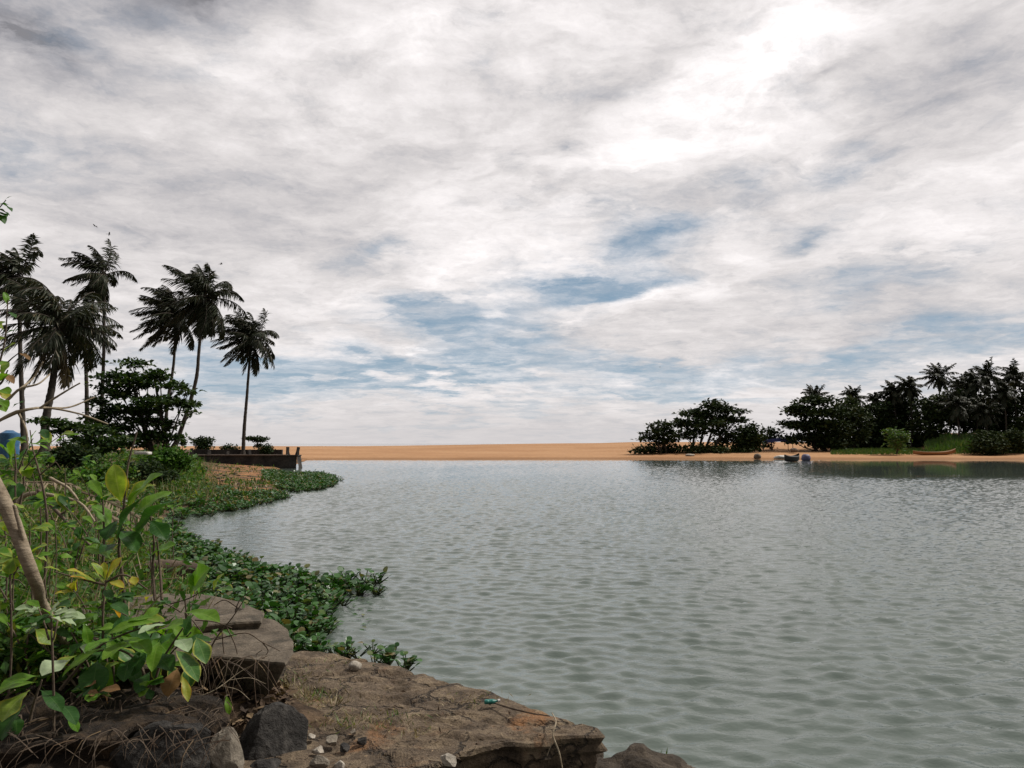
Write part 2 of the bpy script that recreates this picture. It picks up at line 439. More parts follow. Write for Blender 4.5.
M['white_stone'] = rough_mat('white_stone', [(.22, .19, .15), (.52, .47, .40)], 9, .85, .4)
M['boatwood'] = rough_mat('orange_boat_hull', [(.30, .14, .055), (.40, .20, .08)], 2, .6, .2)
M['boatdark'] = rough_mat('dark_boat_hull', [(.02, .02, .022), (.045, .04, .04)], 2, .6, .2)
M['blue'] = plain('blue_plastic', (.04, .13, .26), .4, .35)
M['tarp'] = plain('blue_tarpaulin', (.035, .055, .20), .5, .35, 3)
M['purple'] = plain('violet_tarpaulin', (.10, .09, .17), .5, .35, 3)
M['white'] = plain('white_sheet', (.55, .52, .48), .7, .2, 4)
M['beige'] = plain('beige_render', (.34, .27, .19), .9, .2, 4)
M['sackcloth'] = plain('brown_sackcloth', (.15, .11, .08), .9, .4, 4)
M['teal'] = plain('green_plastic', (.02, .17, .14), .35, .2)
M['wall'] = rough_mat('dark_wall', [(.018, .016, .015), (.045, .04, .036), (.075, .066, .058)], 1.2, .95, .6, 9, .04)
M['coping'] = rough_mat('wall_coping', [(.10, .075, .06), (.2, .155, .125)], 2, .95, .4)
M['bird'] = plain('bird_feather', (.03, .028, .028), .7, .2)

# sand, soil, water
def sand_mat():
    m, n, out = newmat('orange_sand')
    pos = n.n('ShaderNodeNewGeometry').outputs['Position']
    a = n.noise(n.mapping(pos, scale=(.5, 1, 1)), .12, 8, .6).outputs[0]
    b = n.noise(pos, 1.6, 8, .7).outputs[0]
    col = n.mix(n.mapr(a, .3, .7), (.37, .20, .10, 1), (.45, .26, .138, 1))
    col = n.mix(.5, col, n.mix(n.mapr(b, .3, .7), (.7, .7, .7, 1), (1.15, 1.15, 1.15, 1)), 'MULTIPLY')
    sp = n.n('ShaderNodeSeparateXYZ'); n.put(sp.inputs[0], pos)
    wet = n.mapr(n.m('ADD', sp.outputs[2], n.m('MULTIPLY', n.m('SUBTRACT', a, .5), .25)), .03, .34, 1., 0.)
    col = n.mix(n.m('MULTIPLY', wet, .6), col, (.17, .085, .04, 1))
    bp = n.n('ShaderNodeBump'); bp.inputs['Strength'].default_value = .5; bp.inputs['Distance'].default_value = .15
    n.put(bp.inputs['Height'], b)
    p = principled(n, Base_Color=col, Roughness=.95, Normal=bp.outputs[0]); p.inputs['Specular IOR Level'].default_value = .1
    n.t.links.new(p.outputs[0], out.inputs[0])
    return m
M['sand'] = sand_mat()

def soil_mat():
    m, n, out = newmat('bank_soil')
    pos = n.n('ShaderNodeNewGeometry').outputs['Position']
    a = n.noise(pos, .35, 8, .65, .5).outputs[0]
    b = n.noise(pos, 5., 9, .72).outputs[0]
    g = n.noise(n.mapping(pos, loc=(7, 3, 0)), .8, 7, .65).outputs[0]
    soil = n.mix(n.mapr(b, .35, .65), (.035, .024, .016, 1), (.14, .095, .06, 1))
    orange = n.mix(n.mapr(b, .35, .65), (.22, .105, .048, 1), (.36, .18, .085, 1))
    sp = n.n('ShaderNodeSeparateXYZ'); n.put(sp.inputs[0], pos)
    far = n.m('MULTIPLY', n.mapr(sp.outputs[1], 24., 34.), n.mapr(n.m('ADD', sp.outputs[0], n.m('MULTIPLY', sp.outputs[1], .30)), -6.5, -2.0))
    col = n.mix(n.m('MULTIPLY', far, n.mapr(a, .40, .52)), soil, orange)
    col = n.mix(n.m('MULTIPLY', n.mapr(g, .52, .62), .8), col, n.mix(n.mapr(b, .4, .6), (.02, .035, .01, 1), (.06, .08, .02, 1)))
    bp = n.n('ShaderNodeBump'); bp.inputs['Strength'].default_value = .8; bp.inputs['Distance'].default_value = .06
    n.put(bp.inputs['Height'], b)
    p = principled(n, Base_Color=col, Roughness=.95, Normal=bp.outputs[0]); p.inputs['Specular IOR Level'].default_value = .15
    n.t.links.new(p.outputs[0], out.inputs[0])
    return m
M['soil'] = soil_mat()

def water_mat():
    m, n, out = newmat('lagoon_water')
    pos = n.n('ShaderNodeNewGeometry').outputs['Position']
    small = n.noise(n.mapping(pos, rot=(0, 0, R(30)), scale=(1, 1.6, 1)), 11., 3, .55, .4).outputs[0]
    sp = n.n('ShaderNodeSeparateXYZ'); n.put(sp.inputs[0], pos)
    lee = n.m('MULTIPLY', n.mapr(n.m('DIVIDE', sp.outputs[0], n.m('MAXIMUM', sp.outputs[1], 1.)), .33, .46), n.mapr(sp.outputs[1], 44., 58.))
    calm = n.m('SUBTRACT', 1.0, n.m('MULTIPLY', n.m('MAXIMUM', lee, n.mapr(sp.outputs[1], 60., 100.)), .95))
    hgt = n.m('MULTIPLY', n.m('MULTIPLY', small, .0060), calm)
    bp = n.n('ShaderNodeBump'); bp.inputs['Strength'].default_value = 1.0; bp.inputs['Distance'].default_value = 1.0
    n.put(bp.inputs['Height'], hgt)
    murk = n.noise(pos, .25, 4, .5).outputs[0]
    base = n.mix(n.mapr(murk, .3, .7), (.082, .104, .090, 1), (.100, .124, .107, 1))
    p = principled(n, Base_Color=base, Roughness=.03, IOR=1.333, Normal=bp.outputs[0])
    n.t.links.new(p.outputs[0], out.inputs[0])
    return m
M['water'] = water_mat()

# ------------------------------------------------------------------ the setting
def grid_mesh(name, xs, ys, zf, mat, kind='structure'):
    X, Y = np.meshgrid(xs, ys)
    Z = np.array([[zf(x, y) for x in xs] for y in ys])
    v = np.stack([X, Y, Z], -1).reshape(-1, 3)
    nx = len(xs)
    i = np.arange(len(ys) - 1)[:, None] * nx + np.arange(nx - 1)[None]
    f = np.stack([i, i + 1, i + nx + 1, i + nx], -1).reshape(-1, 4)
    mb = MB(); mb.add(v, f)
    o = mb.build(name, mat, smooth=True)
    o['kind'] = kind
    return o

def sstep(t): t = min(1., max(0., t)); return t * t * (3 - 2 * t)

def wave_field(X, Y):
    g = np.random.default_rng(5)
    n = 80
    lam = np.exp(g.uniform(np.log(.12), np.log(1.1), n))
    th = R(262) + R(34) * g.standard_normal(n)              # travelling in from the sea
    k = 2 * np.pi / lam
    w = np.exp(-(np.log(lam / .23) / .70) ** 2)
    sl = w * .205 * np.sqrt(2 / (w ** 2).sum())
    a = sl / k
    ph = g.uniform(0, 6.28, n)
    Z = np.zeros_like(X)
    # gusty patches, low frequency
    P_ = .5 + .22 * np.sin(X * .11 + Y * .05 + 1) + .2 * np.sin(Y * .16 - X * .04 + 2) + .15 * np.sin(X * .31 - Y * .23)
    for q in range(n):
        Z += a[q] * np.sin(k[q] * (np.cos(th[q]) * X + np.sin(th[q]) * Y) + ph[q] + .6 * np.sin(.5 * X + .7 * Y + q))
    lee = np.clip((X / np.maximum(Y, 1) - .33) / .13, 0, 1) * np.clip((Y + 12 * P_ - 54) / 8, 0, 1)
    calm = 1 - .965 * np.maximum(lee, np.clip((Y - 99) / 7, 0, 1))
    calm *= 1 - .42 * np.clip((Y - 18) / 55, 0, 1)              # swell dies out across the lagoon
    calm *= 1 - .55 * np.clip((-.24 - X / np.maximum(Y, 1)) / .06, 0, 1) * np.clip((Y - 9) / 5, 0, 1)   # quiet cove by the bank
    return Z * (.62 + .6 * P_) * calm
wmb = MB()
ys_ = [3.2]
while ys_[-1] < 113: ys_.append(ys_[-1] + .035 + .0013 * ys_[-1])
ys_ = np.array(ys_); us = np.linspace(-.80, .95, 900)
WX = ys_[:, None] * us[None]; WY = np.repeat(ys_[:, None], len(us), 1)
fade = np.minimum(1, np.minimum((us + .80) / .05, (.95 - us) / .05))[None] * np.minimum(1, (113 - ys_) / 2)[:, None]
WZ = wave_field(WX, WY) * np.clip(fade, 0, 1)
nx = len(us); ii = np.arange(len(ys_) - 1)[:, None] * nx + np.arange(nx - 1)[None]
wmb.add(np.stack([WX, WY, WZ], -1), np.stack([ii, ii + 1, ii + nx + 1, ii + nx], -1).reshape(-1, 4))
wx = np.concatenate([np.linspace(-9000, -400, 12), np.linspace(-300, 300, 40), np.linspace(400, 9000, 12)])
wy = np.concatenate([np.linspace(-60, 130, 40), np.geomspace(150, 20000, 24)])
gx_, gy_ = np.meshgrid(wx, wy)
gz_ = np.where(gy_ < 160, -.11, 0.0)
nx = len(wx); ii = np.arange(len(wy) - 1)[:, None] * nx + np.arange(nx - 1)[None]
wmb.add(np.stack([gx_, gy_, gz_], -1), np.stack([ii, ii + 1, ii + nx + 1, ii + nx], -1).reshape(-1, 4))
tag(wmb.build('water', M['water'], smooth=True), kind='structure')

SH = np.array([(-30, 2.0), (0, 1.0), (4, .2), (5, -.3), (6.5, -1.5), (8, -2.7), (10, -3.7), (13, -5.3), (16, -7.1), (20, -9.0), (24.4, -10.4), (27, -10.0), (32, -9.7),
               (36, -10.4), (45, -12.4), (52, -14.6), (60, -17.4), (68, -20), (90, -24), (120, -30)], float)
def shore_x(y): return float(np.interp(y, SH[:, 0], SH[:, 1]))
def bank_z(x, y):
    d = shore_x(y) - x + .5 * fbm(x * .5, y * .5, 3.3, 3)
    if d < 0: return max(-.5, d * .5)
    near = 1 - sstep((y - 16) / 14)
    hn = .42 * sstep(d / .8) + .35 * sstep((d - .6) / 3.0) + .3 * sstep((d - 3) / 8)
    hf = .16 * sstep(d / .6) + .24 * sstep((d - .5) / 5) + .85 * sstep((d - 4.5) / 7)
    hn *= .12 + .88 * sstep((y - 4.75) / .7)
    z = near * hn + (1 - near) * hf
    return z + .10 * fbm(x * .6, y * .6, 0, 4) * min(1, d)
bx = np.concatenate([np.linspace(-120, -30, 19)[:-1], np.linspace(-30, -12, 46)[:-1], np.linspace(-12, 2.5, 110)])
by = np.concatenate([np.linspace(-8, 3, 8)[:-1], np.linspace(3, 30, 150)[:-1], np.linspace(30, 90, 110)[:-1], np.linspace(90, 122, 14)])
grid_mesh('ground', bx, by, bank_z, M['soil'])

def beach_shore(x):
    # waterline of the sand spit
    return 111.5 + 1.2 * math.sin(x * .045 + 1) + .8 * math.sin(x * .13) + (-8 * sstep((-22 - x) / 14)) - 1.5 * sstep((x - 55) / 60)
def beach_z(x, y):
    d = y - beach_shore(x) + .8 * fbm(x * .08, y * .08, 1, 3)
    if d < 0: return max(-1., d * .06)
    cr = 1.62 + .66 * sstep((x + 40) / 62)             # crest height rises along the spit
    z = .32 * sstep(d / 5) + (cr - .32) * sstep((d - 1) / 60)
    z -= 3.2 * sstep((d - 70) / 60)                    # falls to the open sea
    z += .05 * fbm(x * .25, y * .25, 5, 3)
    if x > 18: z += .25 * sstep((x - 18) / 10) * sstep((d - 7) / 5) * (1 - sstep((d - 60) / 20))
    return z
gx = np.concatenate([np.linspace(-500, -60, 24)[:-1], np.linspace(-60, 130, 130)[:-1], np.linspace(130, 500, 20)])
gy = np.concatenate([np.linspace(98, 130, 50)[:-1], np.linspace(130, 250, 50)])
grid_mesh('beach', gx, gy, beach_z, M['sand'])

# ------------------------------------------------------------------ palms
WIND = np.array([-1.0, .15, 0.05])
def frond(mb, o, azm, elv, L, droop, wind, lw=.065, pairs=38, sag=.5, ml=0, mr=1, fl=.27):
    n = 14
    d0 = np.array([math.cos(elv) * math.cos(azm), math.cos(elv) * math.sin(azm), math.sin(elv)])
    p = [np.array(o, float)]; ds = []
    for i in range(n):
        t = i / (n - 1)
        d = nrm(d0 + np.array([0, 0, -1]) * droop * t ** 1.4 + WIND * wind * t ** 1.2)
        ds.append(d); p.append(p[-1] + d * L / n)
    p = np.array(p[:-1]); ds = np.array(ds)
    tube(mb, p, [.04 * L / 3.2, .016], 4, mr, cap=False)
    t = np.repeat(np.linspace(.13, 1, pairs), 2)
    sgn = np.tile([1., -1.], pairs)
    x = t * (n - 1); i0 = np.minimum(x.astype(int), n - 2); fr = (x - i0)[:, None]
    b = p[i0] * (1 - fr) + p[i0 + 1] * fr
    d = nrm(ds[i0] * (1 - fr) + ds[i0 + 1] * fr)
    side = nrm(np.cross(d, np.array([0, 0, 1.]) + 1e-3 * rng.standard_normal(3)))
    m_ = len(t)
    ld = nrm(side * sgn[:, None] * .75 + d * (.45 + .5 * t[:, None]) + np.array([0, 0, -1]) * sag * (.6 + .8 * rng.random((m_, 1))) + WIND * wind * .5 + .16 * rng.standard_normal((m_, 3)))
    ll = L * fl * (np.sin(np.pi * np.clip(t * .86 + .12, 0, 1)) ** .7 * .9 + .12) * (.75 + .4 * rng.random(m_))
    w = lw * (.7 + .5 * rng.random(m_))
    s = nrm(np.cross(ld, nrm(np.cross(side, d)) + .3 * rng.standard_normal((m_, 3))))
    ld2 = nrm(ld + np.array([0, 0, -1]) * .55 + WIND * wind * .35)
    mid = b + ld * ll[:, None] * .5; tip = mid + ld2 * ll[:, None] * .55
    v = np.stack([b - s * w[:, None] * .25, b + s * w[:, None] * .25, mid + s * w[:, None] * .5, mid - s * w[:, None] * .5, tip], 1).reshape(-1, 3)
    k = np.arange(m_)[:, None] * 5
    mb.add(v, k + np.array([[0, 1, 2, 3]]), ml)
    mb.add(v, k + np.array([[3, 2, 4]]), ml)

def palm(trunk_px, D, r0, label, nfr, L, wind=.5, leaf='palm', group=None, seed=1, parts=True, dead=0, lw=.085, pairs=44, low=-62, nuts=0, bias=None):
    """trunk_px: pixel points from base to crown at distance D (list may carry its own D)"""
    global rng
    keep = rng; rng = np.random.default_rng(seed)
    P_ = np.array([pt(q[0], q[1], q[2] if len(q) > 2 else D) for q in trunk_px])
    root = thing('coconut_palm', P_[0], label, 'palm', group)
    o0 = P_[0]
    path = smooth_path(P_, 40)
    mb = MB()
    rr = r0 * (1 - .45 * np.linspace(0, 1, 40)) * (1 + .08 * (np.arange(40) % 2)); rr[0] *= 1.5; rr[1] *= 1.2
    tube(mb, path, rr, 10, 0, .03)
    mb.build('trunk', M['palm_bark'], root, o0, True)
    top = path[-1]
    allm = MB()
    # leaf sheaths round the bud
    for k in range(nfr):
        u = (k + .5) / nfr
        elv = R(85 - (85 - low) * u ** 1.05) + R(8) * rng.standard_normal()
        azm = k * 2.39996 + .3 * rng.standard_normal()
        if bias is not None and rng.random() < .35: azm = bias + .8 * rng.standard_normal()
        fm = MB() if parts else allm
        ln = L * (.85 + .25 * rng.random()) * (.8 if u < .12 else 1)
        isdead = k >= nfr - dead
        frond(fm, top + np.array([0, 0, .15]) + .08 * rng.standard_normal(3), azm, elv if not isdead else R(-70), ln, (.45 + .95 * rng.random()) if not isdead else .6,
              wind * (.8 + .5 * rng.random()), lw, pairs, .45 if not isdead else .9)
        if parts:
            fo = fm.build('frond', [M['palm_dead' if isdead else leaf], M['bark']], root, o0)
            if isdead: fo['label'] = 'dry brown hanging frond'
    if nuts:
        nm = MB()
        for k in range(nuts):
            a = rng.random() * 6.28
            c = top + np.array([.32 * math.cos(a), .32 * math.sin(a), -.25 - .3 * rng.random()])
            th = np.linspace(0, np.pi, 7)
            tube(nm, c + np.stack([0 * th, 0 * th, .15 * np.cos(th)], -1), np.maximum(.01, .12 * np.sin(th)), 8, 0)
        nm.build('coconut_bunch', M['palm_near'], root, o0, True)
    if not parts: allm.build('crown', [M[leaf], M['bark']], root, o0)
    rng = keep
    return root

GL = 'coconut palms on the near bank'
palm([(243, 455), (244.5, 425), (247, 395), (251, 340)], 72, .17, 'windblown coconut palm alone at the water end of the dark wall', 48, 3.6, .8, group=GL, seed=4, bias=R(195))
palm([(174, 450), (185, 418), (196, 380), (199, 350), (204, 299)], 62, .17, 'tall coconut palm with an S-curved leaning trunk', 54, 3.9, .7, group=GL, seed=9, bias=R(100))
palm([(163, 452), (168, 400), (174, 360), (175, 317)], 67, .15, 'coconut palm overlapped by the S-curved palm, fronds streaming towards land', 46, 3.8, .95, group=GL, seed=6, bias=R(185))
palm([(99, 452), (102, 400), (104, 340), (104, 276)], 58, .15, 'tallest slender coconut palm with a straight thin trunk', 28, 3.1, .6, group=GL, seed=12, bias=R(150))
palm([(45, 452), (46, 420), (53, 380), (60, 330)], 35, .2, 'bushy coconut palm with hanging dry fronds and thick trunk', 46, 3.1, .55, 'palm_near', group=GL, seed=15, dead=5, lw=.058, pairs=46, low=-55, nuts=9)
palm([(24, 455), (22, 400), (20, 340), (19, 280)], 44, .15, 'coconut palm half out of the frame behind the bushy palm', 30, 2.7, .65, 'palm_near', group=GL, seed=18, bias=R(160))
palm([(88, 455), (87, 410), (86, 370), (83, 335)], 50, .15, 'short coconut palm between the bushy palm and the tallest palm', 24, 2.6, .65, group=GL, seed=21)

# ------------------------------------------------------------------ broad trees and bushes
def pads_leaves(mb, pads, dens, leaf, flat=.75, m=0):
    for (c, r) in pads:
        c = np.array(c); r = np.array(r)
        vol = r[0] * r[1] * r[2]
        area = (r[0] * r[1] + r[0] * r[2] + r[1] * r[2])
        ncl = max(5, int(dens * area / (leaf * leaf) * .85))
        # clump centres crowd towards the outside of the pad
        u = nrm(rng.standard_normal((ncl, 3))) * (rng.random((ncl, 1)) ** .38)
        cc = c + u * r * (1 + .14 * rng.standard_normal((ncl, 1)))
        per = 11
        cen = np.repeat(cc, per, 0)
        off = rng.standard_normal((ncl * per, 3)) * leaf * np.array([1.0, 1.0, .55 if flat < 1 else .28])
        b = cen + off
        nn = len(b)
        d = nrm(off + .6 * rng.standard_normal((nn, 3)) + np.array([0, 0, .1]))
        d[:, 2] *= (1 - flat * .5)
        nv = nrm(np.array([0, 0, 1.]) * flat * 1.4 + rng.standard_normal((nn, 3)) * .7)
        L = leaf * (.9 + .8 * rng.random(nn))
        kites(mb, b, d, nv, L, L * .62, m)

def tree(name, D, base_px, pads_px, label, cat, leaf, mat, dens=1.0, rtrunk=.12, stems=1, group=None, seed=1, depth=1.0, limbs=True, barkm='bark', flat=.75, fork=.35):
    """pads_px: (x, y, rx, ry[, dD]) crown masses in px at distance D"""
    global rng
    keep = rng; rng = np.random.default_rng(seed)
    k = D / F
    base = pt(base_px[0], base_px[1], D)
    root = thing(name, base, label, cat, group)
    if D > 110: leaf *= 1.12; dens *= 1.45
    pads = []
    for q in pads_px:
        dD = q[4] if len(q) > 4 else (rng.random() - .5) * q[2] * k * depth
        c = pt(q[0], q[1], D + dD)
        ry = max(q[2], q[3]) * k * depth
        pads.append((c, (q[2] * k, min(ry, 4.0), q[3] * k * (1 if flat < 1 else .72))))
    if limbs:
        tb = MB()
        cs = np.array([p[0] for p in pads])
        topz = cs[:, 2].max()
        for s in range(stems):
            off = np.array([(s - (stems - 1) / 2) * rtrunk * 5, (rng.random() - .5) * rtrunk * 4, -.15])
            b0 = base + off
            cen = cs.mean(0) + np.array([(s - (stems - 1) / 2) * rtrunk * 9, 0, 0])
            fk = b0 + (cen - b0) * fork + np.array([.06, 0, .02]) * rng.standard_normal(3); 
            tp = np.array([cen[0], cen[1], b0[2] + (topz - b0[2]) * .8])
            tr = smooth_path([b0, fk, tp], 14)
            tube(tb, tr, [rtrunk * 1.3, rtrunk, rtrunk * .35], 8, 0, .06)
            for i, c in enumerate(cs):
                if i % stems != s: continue
                h = np.clip((c[2] - b0[2]) / (topz - b0[2] + 1e-6) - .25, .12, .9)
                st = tr[int(h * 13)]
                md = st * .45 + c * .55 + np.array([0, 0, -.06 * np.linalg.norm(c - st)])
                tube(tb, smooth_path([st, md, c], 7), [rtrunk * .45, rtrunk * .12], 5, 0, .05)
                for _ in range(4):
                    e = c + nrm(rng.standard_normal(3)) * np.array(pads[i][1]) * .8
                    tube(tb, smooth_path([md * .4 + c * .6, (c + e) / 2 + .05 * rng.standard_normal(3), e], 5), [rtrunk * .14, rtrunk * .05], 4, 0)
        tb.build('trunk', M[barkm], root, base, True)
    lb = MB()
    pads_leaves(lb, pads, dens, leaf, flat)
    lb.build('crown', M[mat], root, base)
    rng = keep
    return root

# near-bank almond tree and the shrubs round it
tree('almond_tree', 40, (163, 455), [(133, 364, 13, 5), (117, 377, 16, 8), (148, 377, 20, 5), (160, 373, 8, 4), (174, 386, 13, 5), (186, 392, 9, 3), (122, 394, 15, 7), (158, 403, 24, 8), (184, 404, 14, 5),
     (128, 409, 18, 5), (112, 412, 16, 6), (145, 421, 20, 6), (168, 425, 11, 7), (112, 428, 20, 7), (150, 435, 16, 7), (130, 441, 22, 8), (108, 388, 12, 10), (190, 412, 6, 2), (138, 384, 18, 5), (145, 410, 16, 4), (100, 402, 12, 7), (98, 420, 14, 6), (176, 437, 9, 5)],
     'spreading almond tree with tiered dark green branches beneath the tall palms', 'tree', .19, 'almond', 1.15, .13, 2, seed=31, depth=1.2, flat=1)
tree('sea_almond_sapling', 30, (52, 462), [(47, 421, 12, 5), (62, 425, 14, 5), (80, 428, 18, 5), (98, 430, 16, 5), (112, 440, 16, 6), (85, 440, 16, 6), (60, 432, 12, 3), (100, 448, 20, 7)],
     'low almond sapling with flat layered green sprays beside the thick palm trunk', 'sapling', .15, 'almond', 1.1, .07, 1, seed=33, flat=1)
tree('bush', 28, (74, 468), [(70, 453, 16, 12), (82, 458, 14, 10), (64, 460, 12, 9)], 'dark rounded bush with a yellowish top beneath the palms', 'bush', .11, 'bush_dark', 1.5, .04, 2, seed=35)
tree('bush', 38, (168, 474), [(160, 461, 16, 9), (176, 459, 13, 9), (170, 452, 12, 5), (184, 464, 8, 7)], 'bright green leafy bush at the landward end of the dark wall', 'bush', .15, 'bush_green', 1.5, .04, 2, seed=36)
tree('bush', 31, (148, 482), [(148, 471, 18, 9), (130, 470, 15, 8), (164, 476, 13, 7)], 'dull olive bush between the bright green bush and the weedy bank', 'bush', .10, 'bush_dark', 1.2, .04, 2, seed=37)
tree('bush', 24, (118, 486), [(112, 473, 20, 9), (92, 475, 16, 8)], 'scrubby dull bush behind the yellow-leaved sapling', 'bush', .09, 'scrub', .9, .03, 2, seed=38)
tree('potted_topiary', 60, (182.5, 455), [(182.5, 442, 3.6, 3.6)], 'small ball-headed plant on a thin stem beside the leaning palm', 'plant', .09, 'bush_dark', 2.2, .035, 1, seed=39)

# wall with posts, and what grows on its top
k70 = 70 / F
wl = pt(176, 455, 70); wr = pt(297, 455, 70)
root = thing('retaining_wall', (wl[0], 70, 0), 'long dark retaining wall with short posts standing in the lagoon', 'wall')
mb = MB()
NX = 46
xs = np.linspace(wl[0], wr[0], NX)
zt = 1.16
rows = np.linspace(-.4, zt, 9)
fr = np.array([[(x, 70 + .10 * fbm(x * 1.2, z * 2, 2, 3) - .22 * (1 - (z + .4) / 1.56), z) for x in xs] for z in rows])
i = np.arange(8)[:, None] * NX + np.arange(NX - 1)[None]
mb.add(fr.reshape(-1, 3), np.stack([i, i + 1, i + NX + 1, i + NX], -1).reshape(-1, 4))
rd = np.array([[(wr[0] + .10 * fbm(y * 1.2, z * 2, 7, 3) + .25 * (1 - (z + .4) / 1.56), y, z) for y in np.linspace(69.9, 71.2, 12)] for z in rows])
i = np.arange(8)[:, None] * 12 + np.arange(11)[None]
mb.add(rd.reshape(-1, 3), np.stack([i, i + 1, i + 13, i + 12], -1).reshape(-1, 4))
mb.build('wall_face', M['wall'], root, (wl[0], 70, 0), True)
mb = MB(); box(mb, wl[0], wr[0] - .9, 69.86, 71.2, zt - .05, zt + .06); mb.build('coping', M['coping'], root, (wl[0], 70, 0))
mb = MB(); box(mb, wr[0] - .9, wr[0] + .1, 69.9, 71.2, zt - .06, zt + .03); mb.build('end_block', M['wall'], root, (wl[0], 70, 0))
mb = MB(); box(mb, wl[0], wr[0] - 2.2, 73.0, 73.3, -.4, zt + .48); mb.build('parapet', M['wall'], root, (wl[0], 70, 0))
for px, hh, w, tilt in ((192, .62, .16, 0), (209, .42, .18, .05), (250, .5, .16, -.06), (228, .35, .16, 0), (288, .74, .15, 0), (297.5, .72, .15, .1)):
    mb = MB(); c = pt(px, 455, 70.6)
    tube(mb, np.array([(c[0], 70.5, zt + .02), (c[0] + tilt * .4, 70.5, zt + hh * .5), (c[0] + tilt, 70.5, zt + hh)]), [w * 1.25, w, w * .95], 4, 0, .1)
    mb.build('post', M['wall'], root, (wl[0], 70, 0))
tree('bush', 75, (203, 455), [(200, 443, 6, 6), (206, 442, 6, 6), (203, 448, 7, 6)], 'round dense bush growing on top of the dark wall', 'bush', .18, 'bush_dark', 1.8, .05, 1, seed=41)
tree('bush', 75, (230, 455), [(227, 449, 5, 4.5), (235, 450, 5, 3.5)], 'small low bush on the wall between the round bush and the lone palm', 'bush', .15, 'bush_dark', 1.6, .04, 1, seed=42)
tree('stunted_tree', 74, (259, 454), [(251, 438.5, 8, 2.3), (262, 439, 6, 2.5), (258, 441, 5, 2), (259, 446, 3, 3)], 'stunted flat-topped tree on the wall beside the lone palm', 'tree', .17, 'bush_dark', 1.8, .06, 1, seed=43, flat=1)
tree('bush', 73, (267, 456), [(267, 450, 6, 5)], 'dark dome of leaves on the wall end by the stunted tree', 'bush', .13, 'bush_dark', 2.2, .04, 1, seed=44)

# things seen between the trees of the near bank
c = pt(159, 449, 47)
root = thing('gate_pillar', (c[0], 47, c[2] - .5), 'beige masonry pillar partly hidden behind the almond tree', 'pillar')
mb = MB(); box(mb, c[0] - .28, c[0] + .28, 46.7, 47.3, c[2] - .5, c[2] + .62); mb.build('shaft', M['beige'], root, root.location)
mb = MB(); box(mb, c[0] - .36, c[0] + .36, 46.6, 47.4, c[2] + .62, c[2] + .74); mb.build('cap', M['coping'], root, root.location)
c = pt(143, 453, 36)
def rounded_slab(name, c, lx, ly, lz, mat, label, cat):
    mb = MB(); th = np.linspace(0, 2 * np.pi, 18, endpoint=False)
    sq = lambda a: np.sign(a) * np.abs(a) ** .4
    ringp = np.stack([sq(np.cos(th)) * lx, sq(np.sin(th)) * ly, 0 * th], -1)
    lay = [(1, -lz), (1.02, 0), (.97, lz * .8), (.85, lz), (.02, lz * 1.03)]
    v = np.concatenate([c + ringp * np.array([s, s, 1]) + np.array([0, 0, z]) for s, z in lay])
    n_ = 18; j = np.arange(n_); f = []
    for q in range(len(lay) - 1): f.append(np.stack([q * n_ + j, q * n_ + (j + 1) % n_, (q + 1) * n_ + (j + 1) % n_, (q + 1) * n_ + j], -1))
    mb.add(v, np.concatenate(f))
    return tag(mb.build(name, mat, loc=tuple(c), smooth=False), label, cat)
rounded_slab('stone_slab', c, .34, .25, .06, M['white'], 'pale flat slab lying among the bushes beneath the almond tree', 'slab')
# blue water tank behind the palms
c = pt(9, 441, 22)
root = thing('water_tank', (c[0], 22, c[2] - .3), 'blue plastic water tank showing behind leaves at the bank', 'water tank')
th = np.linspace(0, 1, 12)
mb = MB(); tube(mb, c + np.stack([0 * th, 0 * th, -.5 + .72 * th], -1), .26 * (1 + .03 * (np.arange(12) % 3 == 1)), 20); mb.build('barrel', M['blue'], root, root.location, True)
mb = MB(); tube(mb, c + np.array([(0, 0, .22), (0, 0, .27), (0, 0, .30)]), [.22, .13, .09], 20); mb.build('lid', M['blue'], root, root.location, True)

# ------------------------------------------------------------------ water hyacinth
def in_poly(p, poly):
    x, y = p; ins = False
    n = len(poly)
    for i in range(n):
        x1, y1 = poly[i]; x2, y2 = poly[(i + 1) % n]
        if (y1 > y) != (y2 > y) and x < (x2 - x1) * (y - y1) / (y2 - y1) + x1: ins = not ins
    return ins

def rosette(mb, c, sc):
    n = rng.integers(6, 10)
    a = rng.random(n) * 6.28
    tilt = R(18) + R(42) * rng.random(n)
    Ls = sc * (.09 + .12 * rng.random(n))
    d = np.stack([np.cos(a) * np.sin(tilt), np.sin(a) * np.sin(tilt), np.cos(tilt)], -1)
    tip = c + d * Ls[:, None]
    s = nrm(np.cross(d, [0, 0, 1.]))
    # stalks: two thin crossed strips
    w = .010 * sc
    for sv in (s, nrm(np.cross(s, d))):
        v = np.stack([np.repeat(c[None], n, 0) - sv * w, np.repeat(c[None], n, 0) + sv * w, tip + sv * w * .6, tip - sv * w * .6], 1)
        mb.add(v.reshape(-1, 3), np.arange(n)[:, None] * 4 + np.array([[0, 1, 2, 3]]), 1)
    # round blades
    bd = nrm(np.stack([np.cos(a) * .8, np.sin(a) * .8, .25 + .7 * rng.random(n)], -1) + .2 * rng.standard_normal((n, 3)))
    r = sc * (.026 + .024 * rng.random(n))
    s = nrm(np.cross(bd, [0, 0, 1.])); u = np.cross(s, bd)
    prof = [(0, 0), (.3, .75), (.95, 1.0), (1.6, .72), (2.0, 0), (1.6, -.72), (.95, -1.0), (.3, -.75)]
    V = np.stack([tip + bd * (r * p)[:, None] + s * (r * q)[:, None] + u * (r * (.28 * q * q - .10 * p))[:, None] for p, q in prof], 1)
    k = np.arange(n)[:, None] * 8
    V = V.reshape(-1, 3)
    mb.add(V, k + np.arange(8)[None], 0)

